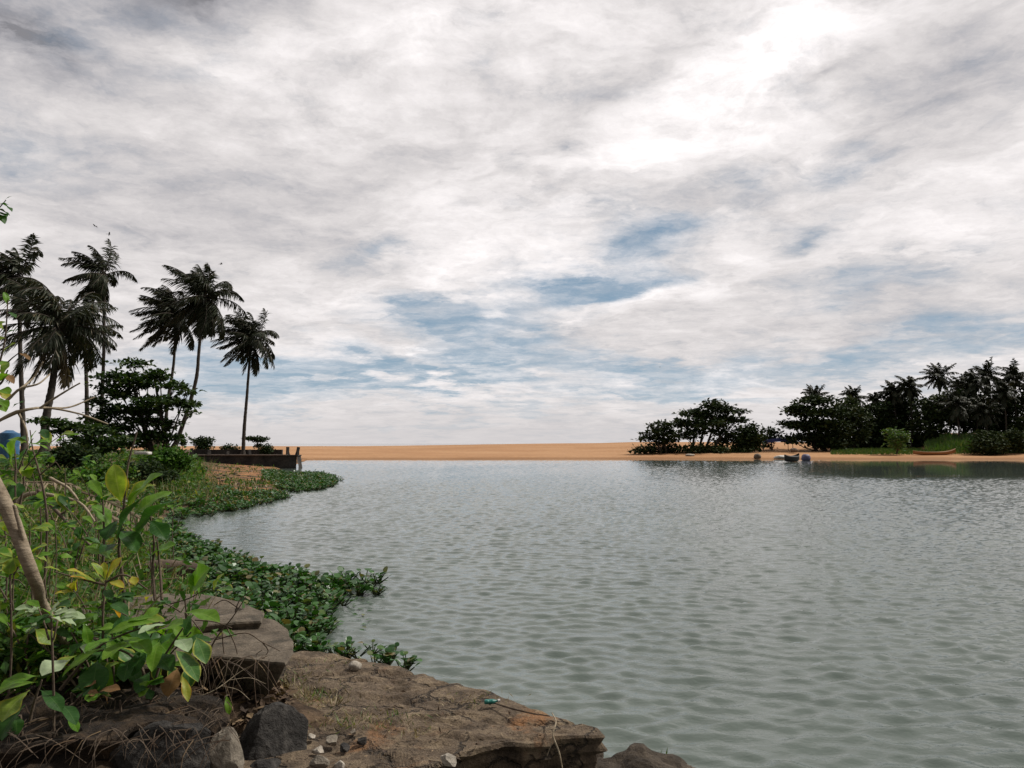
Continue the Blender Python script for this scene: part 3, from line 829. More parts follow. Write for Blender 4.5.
def mat_patch(name, poly_px, dens, sc, label, z=0.0, loc=None, shuffle=True, edge=.0):
    poly = [tuple(gp(x, y, z)[:2]) for x, y in poly_px]
    xs = [p[0] for p in poly]; ys = [p[1] for p in poly]
    area = (max(xs) - min(xs)) * (max(ys) - min(ys))
    mb = MB()
    for _ in range(int(area * dens)):
        p = (min(xs) + rng.random() * (max(xs) - min(xs)), min(ys) + rng.random() * (max(ys) - min(ys)))
        q = (p[0] + .35 * fbm(p[0] * .9, p[1] * .9, 4) * 1.5, p[1] + .35 * fbm(p[0] * .9, p[1] * .9, 8) * 1.5)
        if not in_poly(q, poly): continue
        if fbm(p[0] * 1.6, p[1] * 1.6, 20) < -.24: continue
        zz = max(.0, bank_z(p[0], p[1])) 
        rosette(mb, np.array([p[0], p[1], zz - .02]), sc * (.65 + .6 * rng.random()) * (.95 + .5 * fbm(p[0] * 1.3, p[1] * 1.3, 12)))
    return mb.build(name, [M['hyacinth'], M['hyacinth_stalk']])
o = mat_patch('water_hyacinth_mat', [(120, 520), (168, 525), (195, 543), (250, 566), (310, 582), (386, 583), (390, 590), (355, 600), (330, 616), (322, 640), (335, 656), (300, 662), (240, 625), (150, 610), (120, 570)], 62, 1.0, '')
tag(o, 'dense mat of glossy water hyacinth floating along the near bank', 'water hyacinth', kind='stuff')
o = mat_patch('water_hyacinth_mat', [(160, 508), (178, 496), (205, 492), (250, 498), (268, 495), (285, 493), (288, 498), (252, 508), (205, 517), (170, 522)], 26, 1.0, '')
tag(o, 'band of water hyacinth washed up on the muddy cove shore', 'water hyacinth', kind='stuff')
o = mat_patch('water_hyacinth_mat', [(262, 474), (320, 474), (341, 480), (333, 486), (318, 491), (296, 493), (280, 490), (262, 482)], 18, 1.25, '')
tag(o, 'dark tongue of water hyacinth floating below the end of the wall', 'water hyacinth', kind='stuff')
for i, (poly, lab, grp) in enumerate([([(352, 660), (370, 655), (395, 662), (405, 672), (380, 668)], 'small water hyacinth in the clump caught against the flat slab near the white stone', 'hyacinth clump by the white stone'),
                                 ([(325, 652), (345, 650), (342, 658), (326, 658)], 'tiny water hyacinth at the slab edge where the big floating mat ends', 'hyacinth sprigs at the slab edge')]):
    for _ in range(15 if i == 0 else 6):
        q = poly[rng.integers(len(poly))]; w = gp(q[0] + 6 * rng.standard_normal(), q[1] + 1.5 * rng.standard_normal(), .06)
        mb = MB(); rosette(mb, w, .8)
        tag(mb.build('water_hyacinth', [M['hyacinth'], M['hyacinth_stalk']], loc=tuple(w)), lab, 'water plant', grp)
# a thin line of drifting leaves
mb = MB()
for k in range(16):
    w = gp(356 + 3 * rng.standard_normal() + (k % 4) * 2, 597 + k * 2.2, 0.0)
    n1 = 1
    kites(mb, (w + [0, 0, .012])[None], nrm(rng.standard_normal((1, 3)) * [1, 1, .1]), np.array([[0, 0, 1.]]) + .2 * rng.standard_normal((1, 3)), [.10], [.05])
tag(mb.build('floating_leaves', M['hyacinth']), 'thin trail of loose leaves drifting on the water off the hyacinth mat', 'leaves', kind='stuff')

# ------------------------------------------------------------------ far shore
def far_tree(*a, **k): return tree(*a, **k)
DF = 128
G1 = 'trees on the sand spit'
tree('broad_tree', 127, (700, 453), [(697, 414, 20, 6), (716, 407, 16, 5), (729, 411, 13, 3), (742, 412, 6, 1.2), (686, 424, 15, 8), (708, 424, 20, 9), (735, 421, 11, 2.2), (724, 418, 14, 4), (698, 433, 13, 4), (718, 433, 8, 3), (685, 437, 9, 5), (712, 402, 7, 2)],
     'wind-shaped broad tree with a slanting umbrella crown on the sand spit', 'tree', .42, 'far_leaf', .9, .2, 4, G1, 51, flat=1)
tree('broad_tree', 124, (664, 453), [(664, 428, 9, 11), (655, 434, 10, 5), (647, 438.5, 7, 2.5), (652, 426, 5, 2.5), (670, 436, 9, 9), (662, 442, 12, 6)], 'smaller ragged tree at the sandy end of the spit grove', 'tree', .4, 'far_leaf', .9, .16, 2, G1, 52, flat=1)
tree('bush', 126, (749, 454), [(750, 434, 8, 9), (753, 442, 8, 9), (745, 443, 9, 9)], 'dense rounded dark bush closing the inland end of the spit grove', 'bush', .38, 'far_leaf', 2.2, .12, 1, None, 53)
tree('broad_tree', 130, (728, 453), [(729, 434, 8, 9), (736, 440, 7, 6), (722, 442, 8, 6), (740, 430, 6, 4)], 'slight tree between the umbrella tree and the rounded bush', 'tree', .38, 'far_leaf2', .8, .13, 2, G1, 54)
tree('low_scrub', 125, (690, 455), [(650, 450, 14, 2.5), (672, 450, 14, 3.5), (694, 450, 14, 3.5), (716, 450.5, 14, 3.5), (738, 451, 12, 3.5), (635, 451, 6, 2)], 'strip of low dark scrub along the foot of the spit grove', 'scrub', .36, 'far_leaf2', .9, .08, 3, None, 55)
tree('broad_tree', 133, (772, 452), [(772, 433, 8, 3), (766, 438, 7, 4), (776, 438, 7, 5), (771, 429, 4, 1.5), (767, 445, 6, 4)], 'small feathery tree in the gap between the grove and the big almond', 'tree', .38, 'far_leaf', .9, .12, 1, G1, 56, flat=1)
tree('low_scrub', 141, (930, 452), [(q, 444 + 2 * math.sin(q), 14, 6) for q in range(838, 1045, 17)], 'dark low undergrowth filling the foot of the far bank wood', 'scrub', .45, 'far_leaf', 1.1, .08, 3, None, 58)
G2 = 'broad trees of the far bank wood'
tree('almond_tree', 130, (822, 452), [(815, 401, 18, 7), (798, 408, 14, 3), (792, 411, 8, 2), (812, 413, 20, 6), (790, 423, 12, 2.5), (802, 427, 16, 4), (820, 424, 20, 8), (812, 437, 22, 8), (792, 440, 10, 5), (832, 412, 14, 9), (835, 430, 16, 12), (826, 444, 18, 7)],
     'big tiered almond tree at the near end of the far bank wood', 'tree', .42, 'far_leaf', .95, .25, 2, G2, 57, flat=1)
spec = [(850, [(846, 412, 14, 9), (856, 420, 14, 12), (850, 435, 16, 12), (848, 405, 8, 5)], 'far_leaf2', 'rounded tree just inland of the big tiered almond'),
        (874, [(872, 411, 14, 8), (880, 425, 14, 12), (868, 430, 14, 14), (876, 440, 16, 10)], 'far_leaf', 'squat dark tree amid the middle of the far bank wood'),
        (900, [(898, 399, 14, 10), (908, 410, 16, 12), (894, 420, 16, 14), (906, 433, 16, 12), (890, 407, 8, 6)], 'far_leaf', 'tall full-crowned dark tree below two palm heads'),
        (935, [(930, 405, 14, 10), (942, 414, 16, 12), (928, 424, 16, 14), (945, 400, 10, 7), (935, 436, 12, 8)], 'far_leaf2', 'broad tree beneath the highest palm head'),
        (968, [(964, 398, 14, 9), (976, 410, 16, 13), (960, 418, 16, 12), (978, 428, 14, 12)], 'far_leaf', 'dark tree behind the grassy clearing'),
        (1002, [(998, 400, 14, 11), (1010, 410, 16, 14), (992, 418, 14, 12), (1008, 428, 16, 10)], 'far_leaf', 'dark tree above the two domed bushes'),
        (1036, [(1030, 398, 14, 10), (1042, 412, 18, 16), (1030, 428, 16, 14)], 'far_leaf2', 'dark tree cut by the frame beyond the domed bushes')]
for i, (px, pads, mt, lab) in enumerate(spec):
    tree('broad_tree', 136 + 3 * (i % 3), (px, 452), pads, lab, 'tree', .45, mt, .95, .25, 2, G2, 60 + i)
GP = 'palms rising from the far bank wood'
fp = [(814, 397, 138, 2.8, 'palm head poking out of the big tiered almond'), (853, 398, 142, 3.0, 'palm head over the rounded tree next to the almond'), (876, 402, 142, 2.6, 'small low palm head over the squat dark tree'),
      (893, 393, 140, 3.2, 'palm head on the shoulder of the full-crowned tree'), (909, 387, 138, 3.2, 'leafy palm head capping the full-crowned tree'), (938, 377, 140, 3.4, 'highest palm with a clear round head above the far wood'),
      (962, 387, 142, 3.0, 'palm head inland of the highest palm'), (974, 384, 136, 3.3, 'palm of middling height over the grassy clearing'), (987, 377, 140, 3.6, 'second highest palm over the dark trees'),
      (1013, 378, 138, 3.6, 'palm with spread head over the domed bushes'), (1003, 393, 133, 3.2, 'low palm in front of the spread-headed palm'), (956, 405, 130, 3.6, 'low palm with pale fronds at the edge of the grass'), (984, 412, 131, 3.4, 'low palm whose fronds hang onto the grass slope'), (1030, 384, 137, 3.4, 'palm cut by the frame edge at the end of the wood')]
for i, (px, py, D, L, lab) in enumerate(fp):
    palm([(px + 2, 452), (px + 3, (452 + py) / 2), (px, py)], D, .17, lab, 30, L, .35, 'palm', GP, 80 + i, parts=False, lw=.20, pairs=22, low=-60)
tree('bush', 119, (990, 454), [(990, 441, 12, 11), (986, 446, 12, 7), (997, 446, 10, 7), (980, 449, 7, 4)], 'large domed dark bush at the end of the orange beach', 'bush', .3, 'far_leaf2', 1.6, .1, 1, 'domed bushes on the far bank', 101)
tree('bush', 121, (1013, 453), [(1013, 436, 8, 8), (1014, 444, 10, 7), (1024, 445, 9, 8)], 'narrower domed bush next to the large domed bush', 'bush', .3, 'far_leaf2', 1.6, .1, 1, 'domed bushes on the far bank', 102)
tree('bush', 120, (897, 453), [(896, 434, 9, 4), (902, 437, 8, 4), (897, 444, 8, 6)], 'pale olive bush on the grass behind the beached canoe', 'bush', .3, 'far_grass', .9, .1, 1, None, 103)
# grass on the far bank
mb = MB()
n = 9000
px = rng.uniform(830, 1030, n)
Dg = rng.uniform(120.5, 134, n)
X = (px - 512) / F * Dg
Z = np.array([beach_z(x, y) for x, y in zip(X, Dg)])
dense = (px > 925)
Z += np.where(dense, 1.9 * np.clip((Dg - 120) / 12, 0, 1) * np.clip((px - 915) / 30, 0, 1), 0)
hgt = np.where(dense, .5 + .9 * rng.random(n), .2 + .5 * rng.random(n)) * (.4 + .6 * np.clip((Dg - 119.8) / 4, 0, 1))
b = np.stack([X, Dg, Z - .1], -1)
d = nrm(np.stack([.35 * rng.standard_normal(n), .3 * rng.standard_normal(n), np.ones(n)], -1))
kites(mb, b, d, nrm(np.stack([.4 * rng.standard_normal(n), -np.ones(n), .2 * rng.standard_normal(n)], -1)), hgt, .12 + .14 * rng.random(n))
tag(mb.build('bank_grass', M['far_grass']), 'bright green grass and reeds on the slope of the far bank', 'grass', kind='stuff')
gr = lambda x, y: beach_z(x, y)
def slope_z(x, y):
    pxx = x / y * F + 512
    return beach_z(x, y) - .12 + 1.9 * min(1, max(0, (y - 120) / 12)) * min(1, max(0, (pxx - 915) / 30)) + .10 - .5 * (1 - sstep((y - 119.5) / 4)) - .6 * (1 - sstep((pxx - 828) / 60))
grid_mesh('bank', np.linspace(38, 110, 60), np.linspace(116, 165, 40), slope_z, M['soil'])

# boats and bundles on the far beach
def hull(mb, c, L, beam, dep, yaw, rise0, rise1, m=0, n=18):
    t = np.linspace(-1, 1, n)
    w = beam * .5 * np.clip(1 - np.abs(t) ** 2.6, .02, 1)
    sheer = dep + np.where(t < 0, rise0, rise1) * np.abs(t) ** 3
    keel = np.where(t < 0, rise0, rise1) * .8 * np.abs(t) ** 3.5
    prof = [(-1, 1), (-1.0, .75), (-.72, .3), (-.25, .03), (.25, .03), (.72, .3), (1.0, .75), (1, 1), (.88, .97), (.6, .45), (0, .25), (-.6, .45), (-.88, .97)]
    V = np.stack([np.stack([t * L / 2, w * a, keel + (sheer - keel) * bb], -1) for a, bb in prof], 1)
    cy, sy_ = math.cos(yaw), math.sin(yaw)
    V = V @ np.array([[cy, sy_, 0], [-sy_, cy, 0], [0, 0, 1]]) + c
    k = len(prof)
    i = np.arange(n - 1)[:, None] * k + np.arange(k)[None]; j = np.arange(n - 1)[:, None] * k + (np.arange(k) + 1)[None] % k
    mb.add(V.reshape(-1, 3), np.stack([i, i + k, j + k, j], -1).reshape(-1, 4), m)
    return V
def bench(mb, c, yaw, off, w, z):
    cy, sy_ = math.cos(yaw), math.sin(yaw)
    v = np.array([(off - .1, -w, z), (off + .1, -w, z), (off + .1, w, z), (off - .1, w, z), (off - .1, -w, z + .04), (off + .1, -w, z + .04), (off + .1, w, z + .04), (off - .1, w, z + .04)])
    v = v @ np.array([[cy, sy_, 0], [-sy_, cy, 0], [0, 0, 1]]) + c
    mb.add(v, [(0, 3, 2, 1), (4, 5, 6, 7), (0, 1, 5, 4), (1, 2, 6, 5), (2, 3, 7, 6), (3, 0, 4, 7)])
c = gp(934.5, 456.4, .25); c[2] = beach_z(c[0], c[1]) - .04
root = thing('canoe', c, 'long orange-brown canoe drawn up on the far beach below the grass', 'boat')
mb = MB(); hull(mb, c, 6.6, .95, .52, R(2), .22, .55); mb.build('hull', M['boatwood'], root, c, True)
for off in (-1.4, .2, 1.7):
    mb = MB(); bench(mb, c, R(2), off, .36, .42); mb.build('thwart', M['boatwood'], root, c)
c = gp(792, 461.0, .12); c[2] = .0
root = thing('rowing_boat', c, 'dark rowing boat lying at the waterline of the far beach', 'boat')
mb = MB(); hull(mb, c, 2.9, 1.05, .72, R(35), .2, .35); mb.build('hull', M['boatdark'], root, c, True)
mb = MB(); bench(mb, c, R(35), 0, .42, .5); mb.build('thwart', M['boatdark'], root, c)

def lump(name, c, r, mat, label, cat, seed=0, amp=.25, sq=1.0, group=None, sub=3, flatb=.35, fr=1.3, cuts=0, rotz=0.):
    """stone or bundle: displaced sphere, flattened underneath, optional planar facets"""
    import bmesh
    bm = bmesh.new(); bmesh.ops.create_icosphere(bm, subdivisions=sub, radius=1.0)
    rs = np.random.default_rng(seed)
    planes = [(nrm(rs.standard_normal(3) * [1, 1, .8]), .48 + .28 * rs.random()) for _ in range(int(cuts * 1.6))]
    for v in bm.verts:
        p = np.array(v.co)
        s = 1 + amp * fbm(p[0] * fr + seed * 3.1, p[1] * fr, p[2] * fr, 4) * 1.6
        p = p * s
        for nn, dd in planes:
            e = p @ nn - dd
            if e > 0: p = p - nn * e * .93
        p += p * .10 * fbm(p[0] * 4, p[1] * 4, p[2] * 4 + seed, 6)
        if p[2] < -flatb: p[2] = -flatb + (p[2] + flatb) * .15
        p = p * r
        ca, sa = math.cos(rotz), math.sin(rotz)
        v.co = (p[0] * ca - p[1] * sa, p[0] * sa + p[1] * ca, p[2])
    me = bpy.data.meshes.new(name); bm.to_mesh(me); bm.free()
    me.materials.append(mat)
    for q in me.polygons: q.use_smooth = cuts == 0
    o = bpy.data.objects.new(name, me); COL.objects.link(o); o.location = [float(x) for x in c]
    return tag(o, label, cat, group)
c = gp(806, 459, .2); c[2] = .32
lump('covered_bundle', c, (.6, .55, .55), M['purple'], 'rounded heap wrapped in violet-blue plastic beside the dark rowing boat', 'bundle', 3, .2, flatb=.6)
c = gp(782, 457, .3); c[2] = beach_z(c[0], c[1]) + .22
lump('white_sheet', c, (1.1, .7, .34), M['white'], 'crumpled off-white sheet spread on the sand behind the dark boat', 'sheet', 5, .35, flatb=.4)
c = gp(757.5, 455.5, .5); c[2] = beach_z(c[0], c[1]) + .3
lump('rubbish_sack', c, (.55, .45, .42), M['sackcloth'], 'pale brown sack slumped on the beach by the rounded bush', 'sack', 6, .25, flatb=.6)
c = gp(794, 454.5, .5); c[2] = beach_z(c[0], c[1]) + .4
lump('rubbish_sack', c, (.6, .5, .42), M['sackcloth'], 'brown sack heaped up behind the dark rowing boat', 'sack', 8, .25, flatb=.6)
c = gp(690, 456.4, .3); c[2] = beach_z(c[0], c[1]) + .12
lump('beach_stone', c, (.7, .5, .22), M['white_stone'], 'pale flat stone on the sand below the umbrella tree', 'stone', 9, .2, flatb=.6)
# blue shelter under the almond
c = pt(776, 449, 131); z0 = beach_z(c[0], 131)
root = thing('tarp_shelter', (c[0], 131, z0), 'low shelter roofed with dark blue tarpaulin under the big almond', 'shelter')
tx = np.linspace(-2.6, 2.6, 14); ty = np.linspace(-1.2, 1.2, 6)
V = np.array([[(c[0] + x, 131 + y, z0 + 1.55 + .42 * (1 - abs(x) / 2.6) - .12 * y + .1 * fbm(x * 1.5, y * 1.5, 2)) for x in tx] for y in ty])
V2 = V - np.array([0, 0, .05])
i = np.arange(5)[:, None] * 14 + np.arange(13)[None]
q = np.stack([i, i + 1, i + 15, i + 14], -1).reshape(-1, 4)
mb = MB(); mb.add(V.reshape(-1, 3), q); mb.add(V2.reshape(-1, 3), q[:, ::-1])
i = np.arange(13)
front = np.concatenate([V[0], V2[0] - np.array([0, 0, .55])]); mb.add(front, np.stack([i, i + 14, i + 15, i + 1], -1))
mb.build('tarpaulin', M['tarp'], root, root.location, True)
for x in (-2.4, 2.4):
    for y in (-1.1, 1.1):
        mb = MB(); tube(mb, np.array([(c[0] + x, 131 + y, z0 - .2), (c[0] + x, 131 + y, z0 + 1.5)]), .05, 6); mb.build('pole', M['twig'], root, root.location)

# ------------------------------------------------------------------ foreground stone
def star_slab(name, outline, ztop, thick, mat, label, cat, seed=0, top_amp=.03, ragged=.04, undercut=.25, layers=6, nseg=150, tilt=(0, 0), zfun=None, lip=.02, smooth=False):
    """broken slab: outline in world xy, rings over the top and down the layered side"""
    P_ = np.array([o_[:2] for o_ in outline])
    P_ = np.vstack([P_, P_[:1]])
    L_ = np.concatenate([[0], np.cumsum(np.linalg.norm(np.diff(P_, axis=0), axis=1))])
    t = np.linspace(0, L_[-1], nseg, endpoint=False)
    ring = np.stack([np.interp(t, L_, P_[:, 0]), np.interp(t, L_, P_[:, 1])], -1)
    cen = ring.mean(0)
    rad = nrm(ring - cen)
    ring = ring + rad * np.array([ragged * 2 * fbm(p[0] * 4, p[1] * 4, seed, 4) for p in ring])[:, None]
    V = []
    def top_z(p): return ztop + tilt[0] * (p[0] - cen[0]) + tilt[1] * (p[1] - cen[1]) + top_amp * 2 * (fbm(p[0] * 1.7, p[1] * 1.7, seed + 2, 6) + .22 * fbm(p[0] * 7, p[1] * 7, seed + 5, 4) - .5 * max(0., .08 - abs(fbm(p[0] * 1.1, p[1] * 2.2, seed + 6, 3))) / .08 * (1 if top_amp > .02 else 0)) + (zfun(p) if zfun else 0)
    for s in np.concatenate([np.linspace(0, .9, 34), [.925, .945, .96, .975, .988]]):
        for p in ring:
            q = cen + (p - cen) * s
            V.append((q[0], q[1], top_z(q)))
    for p in ring: V.append((p[0], p[1], top_z(p) - lip * (1 + fbm(p[0] * 5, p[1] * 5, seed + 9))))
    for l in range(1, layers + 1):
        dz = l / layers
        for p, r_ in zip(ring, rad):
            step = undercut * (dz ** 1.3) + .09 * fbm(p[0] * 3 + l * 1.7, p[1] * 3, seed + l * .8, 4) + .02 * (l % 2)
            V.append((p[0] - r_[0] * step, p[1] - r_[1] * step, top_z(p) - lip - thick * dz + .03 * fbm(p[0] * 5, p[1] * 5, l)))
    nr = 40 + layers
    j = np.arange(nseg)
    f = np.concatenate([np.stack([q * nseg + j, (q + 1) * nseg + j, (q + 1) * nseg + (j + 1) % nseg, q * nseg + (j + 1) % nseg], -1) for q in range(nr - 1)])
    mb = MB(); mb.add(V, f)
    loc = (cen[0], cen[1], ztop)
    return tag(mb.build(name, mat, loc=loc, smooth=smooth), label, cat)

Z1 = .36
out = [gp(x, y, Z1) for x, y in [(270, 655), (300, 650), (345, 653), (400, 668), (440, 679), (482, 691), (520, 703), (550, 711), (580, 721), (598, 729), (601, 735), (580, 738), (545, 741), (510, 744), (478, 748), (450, 757), (425, 772), (390, 800), (330, 830), (255, 820), (215, 745), (225, 690)]]
star_slab('flat_slab', out, Z1, .34, M['slab'], 'long cracked flat slab of brown concrete sloping to the water', 'slab', 3, .026, .05, .10, 9, 320)
Z2 = .13
out = [gp(x, y, Z2) for x, y in [(440, 748), (480, 735), (560, 735), (600, 745), (607, 756), (590, 768), (560, 785), (520, 800), (430, 800), (400, 790)]]
star_slab('lower_slab', out, Z2, .3, M['rock'], 'dark broken lower layer jutting out under the flat slab', 'slab', 5, .05, .07, .12, 5, 160)
c = gp(640, 779, .06); c[2] = -.02
lump('shore_rock', c, (.42, .32, .22), M['rock'], 'low brown rock awash beyond the tip of the flat slab', 'rock', 14, .3, sub=5, flatb=.5, fr=1.8)
Z3 = .74
out = [gp(x, y, Z3) for x, y in [(150, 640), (170, 622), (205, 617), (245, 616), (272, 619), (287, 628), (293, 640), (293, 651), (286, 662), (268, 660), (235, 657), (200, 657), (160, 665), (120, 668)]]
star_slab('round_slab', out, Z3, .40, M['roundslab'], 'thick round-ended concrete slab overhanging the rocks', 'slab', 8, .012, .014, .42, 6, 200, lip=.015)
Z4 = .80
out = [gp(x, y, Z4) for x, y in [(60, 612), (110, 600), (150, 595), (200, 594), (240, 601), (264, 612), (262, 622), (225, 624), (170, 628), (90, 640)]]
star_slab('thin_slab', out, Z4, .13, M['roundslab'], 'thinner concrete slab half covered by weeds behind the round slab', 'slab', 11, .014, .02, .05, 4, 160, lip=.012)
# dark ledge and boulders below
out = [gp(x, y, .62) for x, y in [(-60, 700), (40, 688), (120, 684), (190, 690), (228, 702), (232, 716), (205, 728), (150, 730), (90, 740), (30, 745), (-60, 755)]]
star_slab('earth_ledge', out, .62, .5, M['ledge'], 'dark earthy rock ledge beneath the broad-leaved shrub', 'rock', 17, .05, .07, .35, 6, 160, tilt=(0, 0))
c = pt(268, 742, 4.9); c[2] = .28
lump('boulder', c, (.30, .26, .34), M['dark_rock'], 'large angular dark boulder under the round slab', 'boulder', 21, .18, sub=5, flatb=.8, cuts=9)
c = pt(226, 757, 4.55)
lump('boulder', c, (.10, .10, .17), M['pale_rock'], 'pale wedge-shaped boulder in the shade of the ledge', 'boulder', 22, .2, sub=4, flatb=.9, cuts=8, rotz=.6)
c = pt(165, 765, 4.5)
lump('boulder', c, (.40, .22, .24), M['dark_rock'], 'blackish boulder at the base of the ledge', 'boulder', 23, .2, sub=5, flatb=.8, cuts=7)
c = pt(60, 772, 4.4)
lump('boulder', c, (.42, .26, .20), M['ledge'], 'brown streaked boulder below the ledge with the large drooping leaf', 'boulder', 24, .2, sub=5, flatb=.8, cuts=6)
c = gp(270, 778, .3)
lump('boulder', c, (.16, .12, .10), M['dark_rock'], 'small grey boulder at the foot of the angular boulder', 'boulder', 26, .2, sub=4, flatb=.8, cuts=6)
c = gp(355, 670, Z1); c[2] = Z1 + .03
lump('white_stone', c, (.055, .045, .04), M['white_stone'], 'small white stone alone on the flat slab', 'stone', 30, .2, sub=3, flatb=.7)
wst = [(318, 752, .05, 'white'), (332, 742, .06, 'pale_rock'), (345, 748, .05, 'dark_rock'), (322, 764, .07, 'pale_rock'), (340, 766, .05, 'white'), (312, 738, .04, 'white'), (449, 762, .06, 'white'), (362, 742, .05, 'dark_rock'), (353, 733, .035, 'pale_rock')]
labs = ['whitish chip beside the angular boulder', 'cream lump of broken concrete in the slab crack', 'grey cobble wedged at the edge of the flat slab', 'largest cream concrete lump at the frame bottom', 'whitish lump next to the largest cream lump',
        'small whitish chip nearest the angular boulder top', 'white chunk sitting by the front face of the flat slab', 'dark cobble on the near corner of the flat slab', 'small cream cobble behind the grey cobble']
for i, ((x, y, r, mt), lab) in enumerate(zip(wst, labs)):
    c = gp(x, y, .38); c[2] = .385
    lump('rubble_stone', c, (r * 1.0, r * .8, r * .6), M[{'white': 'white_stone'}.get(mt, mt)], lab, 'stone', 40 + i, .25, sub=4, flatb=.5, cuts=8, group='broken rubble by the slab', rotz=i)
# scrap of green plastic and the hanging root
c = gp(491, 704, Z1 + .03)
root = thing('plastic_bottle', c, 'crushed green plastic bottle lying on the flat slab', 'bottle')
th = np.linspace(0, 1, 9)
mb = MB(); tube(mb, c + np.stack([-.045 + .09 * th, .03 * th, .012 + 0 * th], -1), [.013, .019, .018, .015, .018, .019, .014, .008, .007], 9, 0, .10); mb.build('body', M['teal'], root, c, True)
mb = MB(); tube(mb, c + np.array([(.045, .03, .012), (.062, .036, .012)]), .012, 8); mb.build('cap', M['white'], root, c, True)
mb = MB()
tube(mb, smooth_path([pt(552, 713, 5.35), pt(556, 722, 5.1), pt(553, 735, 5.02), pt(559, 752, 4.98), pt(563, 772, 4.95)], 18), [.004, .006, .004], 5, 0, .12)
tube(mb, smooth_path([pt(553, 735, 5.02), pt(551, 745, 5.0), pt(547, 756, 5.0)], 8), [.003, .002], 4)
tag(mb.build('hanging_root', M['twig_pale'], loc=tuple(pt(556, 722, 5.1))), 'thin pale root hanging over the front of the flat slab', 'root')
mb = MB()
tube(mb, smooth_path([gp(494, 703, Z1 + .03), gp(510, 708, Z1 + .05), gp(530, 713, Z1 + .05), gp(550, 716, Z1 + .04)], 16), [.005, .006, .004], 5, 0, .1)
tag(mb.build('stick', M['twig'], loc=tuple(gp(520, 710, Z1))), 'dark stick lying on the flat slab beside the green bottle', 'stick')

# ------------------------------------------------------------------ foreground plants
def big_leaf(root, b, tp, w, mat, up=(0, -.35, 1.), droop=.18, fold=.22, wave=.04, obo=.1):
    """one leaf blade with midrib fold, droop and wavy rim, child of its plant"""
    b = np.array(b, float); tp = np.array(tp, float)
    ax = tp - b; L = np.linalg.norm(ax); d = ax / L
    s = nrm(np.cross(d, np.array(up, float) + .12 * rng.standard_normal(3))); u = np.cross(s, d)
    n, mth = 13, 7
    t = np.linspace(0, 1, n)
    prof = np.where(t < .08, .05, np.sin(np.pi * np.clip((t - .06) / .94, 0, 1) ** (1 + obo * 4)) ** .75)
    prof[-1] = .03
    V = []; A = []
    ph = rng.random() * 6
    for i in range(n):
        for q in np.linspace(-1, 1, mth):
            x = q * w * .5 * prof[i]
            zz = droop * L * 4 * t[i] * (1 - t[i]) * .5 + fold * abs(x) + wave * w * math.sin(t[i] * 11 + ph + q * 2) * abs(q) * prof[i] * 2
            V.append(b + d * L * t[i] + s * x + u * zz); A.append((q, t[i], 0))
    i = np.arange(n - 1)[:, None] * mth + np.arange(mth - 1)[None]
    mb = MB(); mb.add(V, np.stack([i, i + 1, i + mth + 1, i + mth], -1).reshape(-1, 4))
    o = mb.build('leaf', M[mat], root, root.location, True)
    at = o.data.attributes.new('blade', 'FLOAT_VECTOR', 'POINT'); at.data.foreach_set('vector', np.array(A, np.float32).ravel())
    return o

def plant(name, root_pt, stems, leaves, label, cat, stem_r=.008, mat='twig', group=None):
    """stems: lists of world points; leaves: (bx, by, tx, ty, D, dD, width_px, material)"""
    root = thing(name, root_pt, label, cat, group)
    for st in stems:
        mb = MB(); tube(mb, smooth_path(st, 16), [stem_r, stem_r * .5], 6, 0, .08)
        mb.build('stem', M[mat], root, root.location, True)
    r0 = np.array(root_pt, float); gz = bank_z(r0[0], r0[1])
    if r0[2] > gz + .05:                                    # the main stem goes on down to its root
        mb = MB(); tube(mb, smooth_path([np.array([r0[0] - .03, r0[1] + .04, gz - .03]), np.array([r0[0] + .02, r0[1] + .02, (gz + r0[2]) / 2]), r0], 10), [stem_r * 1.2, stem_r], 6, 0, .08)
        mb.build('stem', M[mat], root, root.location, True)
    for (bx_, by_, tx_, ty_, D, dD, w, m_) in leaves:
        big_leaf(root, pt(bx_, by_, D), pt(tx_, ty_, D + dD), w * D / F, m_)
    return root

D = 6.0
plant('broad_leaved_sapling', pt(122, 572, D), [[pt(122, 574, D), pt(119, 545, D), pt(124, 505, D), pt(128, 465, D), pt(137, 432, D)], [pt(155, 600, 5.9), pt(153, 570, D), pt(154, 540, D), pt(150, 515, D)], [pt(162, 600, 5.9), pt(160, 570, D), pt(157, 540, D)], [pt(102, 575, D), pt(104, 540, D), pt(103, 500, D)]],
      [(122, 505, 114, 464, D, -.05, 20, 'leaf_lime'), (127, 498, 124, 476, D, .05, 10, 'leaf_yellow'), (124, 514, 163, 474, D, -.1, 25, 'leaf_mid'), (128, 510, 148, 480, D, .1, 17, 'leaf_lime'), (130, 520, 172, 492, D, .15, 20, 'leaf_mid'),
       (134, 540, 177, 500, D, -.15, 33, 'leaf_deep'), (116, 545, 150, 492, D, -.1, 26, 'leaf_deep'), (112, 530, 92, 505, D, 0, 18, 'leaf_mid'), (146, 560, 176, 545, D, 0, 20, 'leaf_mid'), (112, 560, 84, 548, D, -.1, 18, 'leaf_mid'), (118, 520, 106, 540, D, -.15, 18, 'leaf_deep'), (120, 530, 137, 552, D, -.2, 20, 'leaf_deep'), (150, 520, 166, 540, D, -.1, 18, 'leaf_deep'),
       (104, 500, 90, 480, D, .1, 10, 'leaf_mid'), (121, 545, 100, 553, D, -.2, 14, 'leaf_deep')],
      'broad-leaved sapling with upright yellow-green and deep green leaves', 'sapling', .012)
D = 5.3
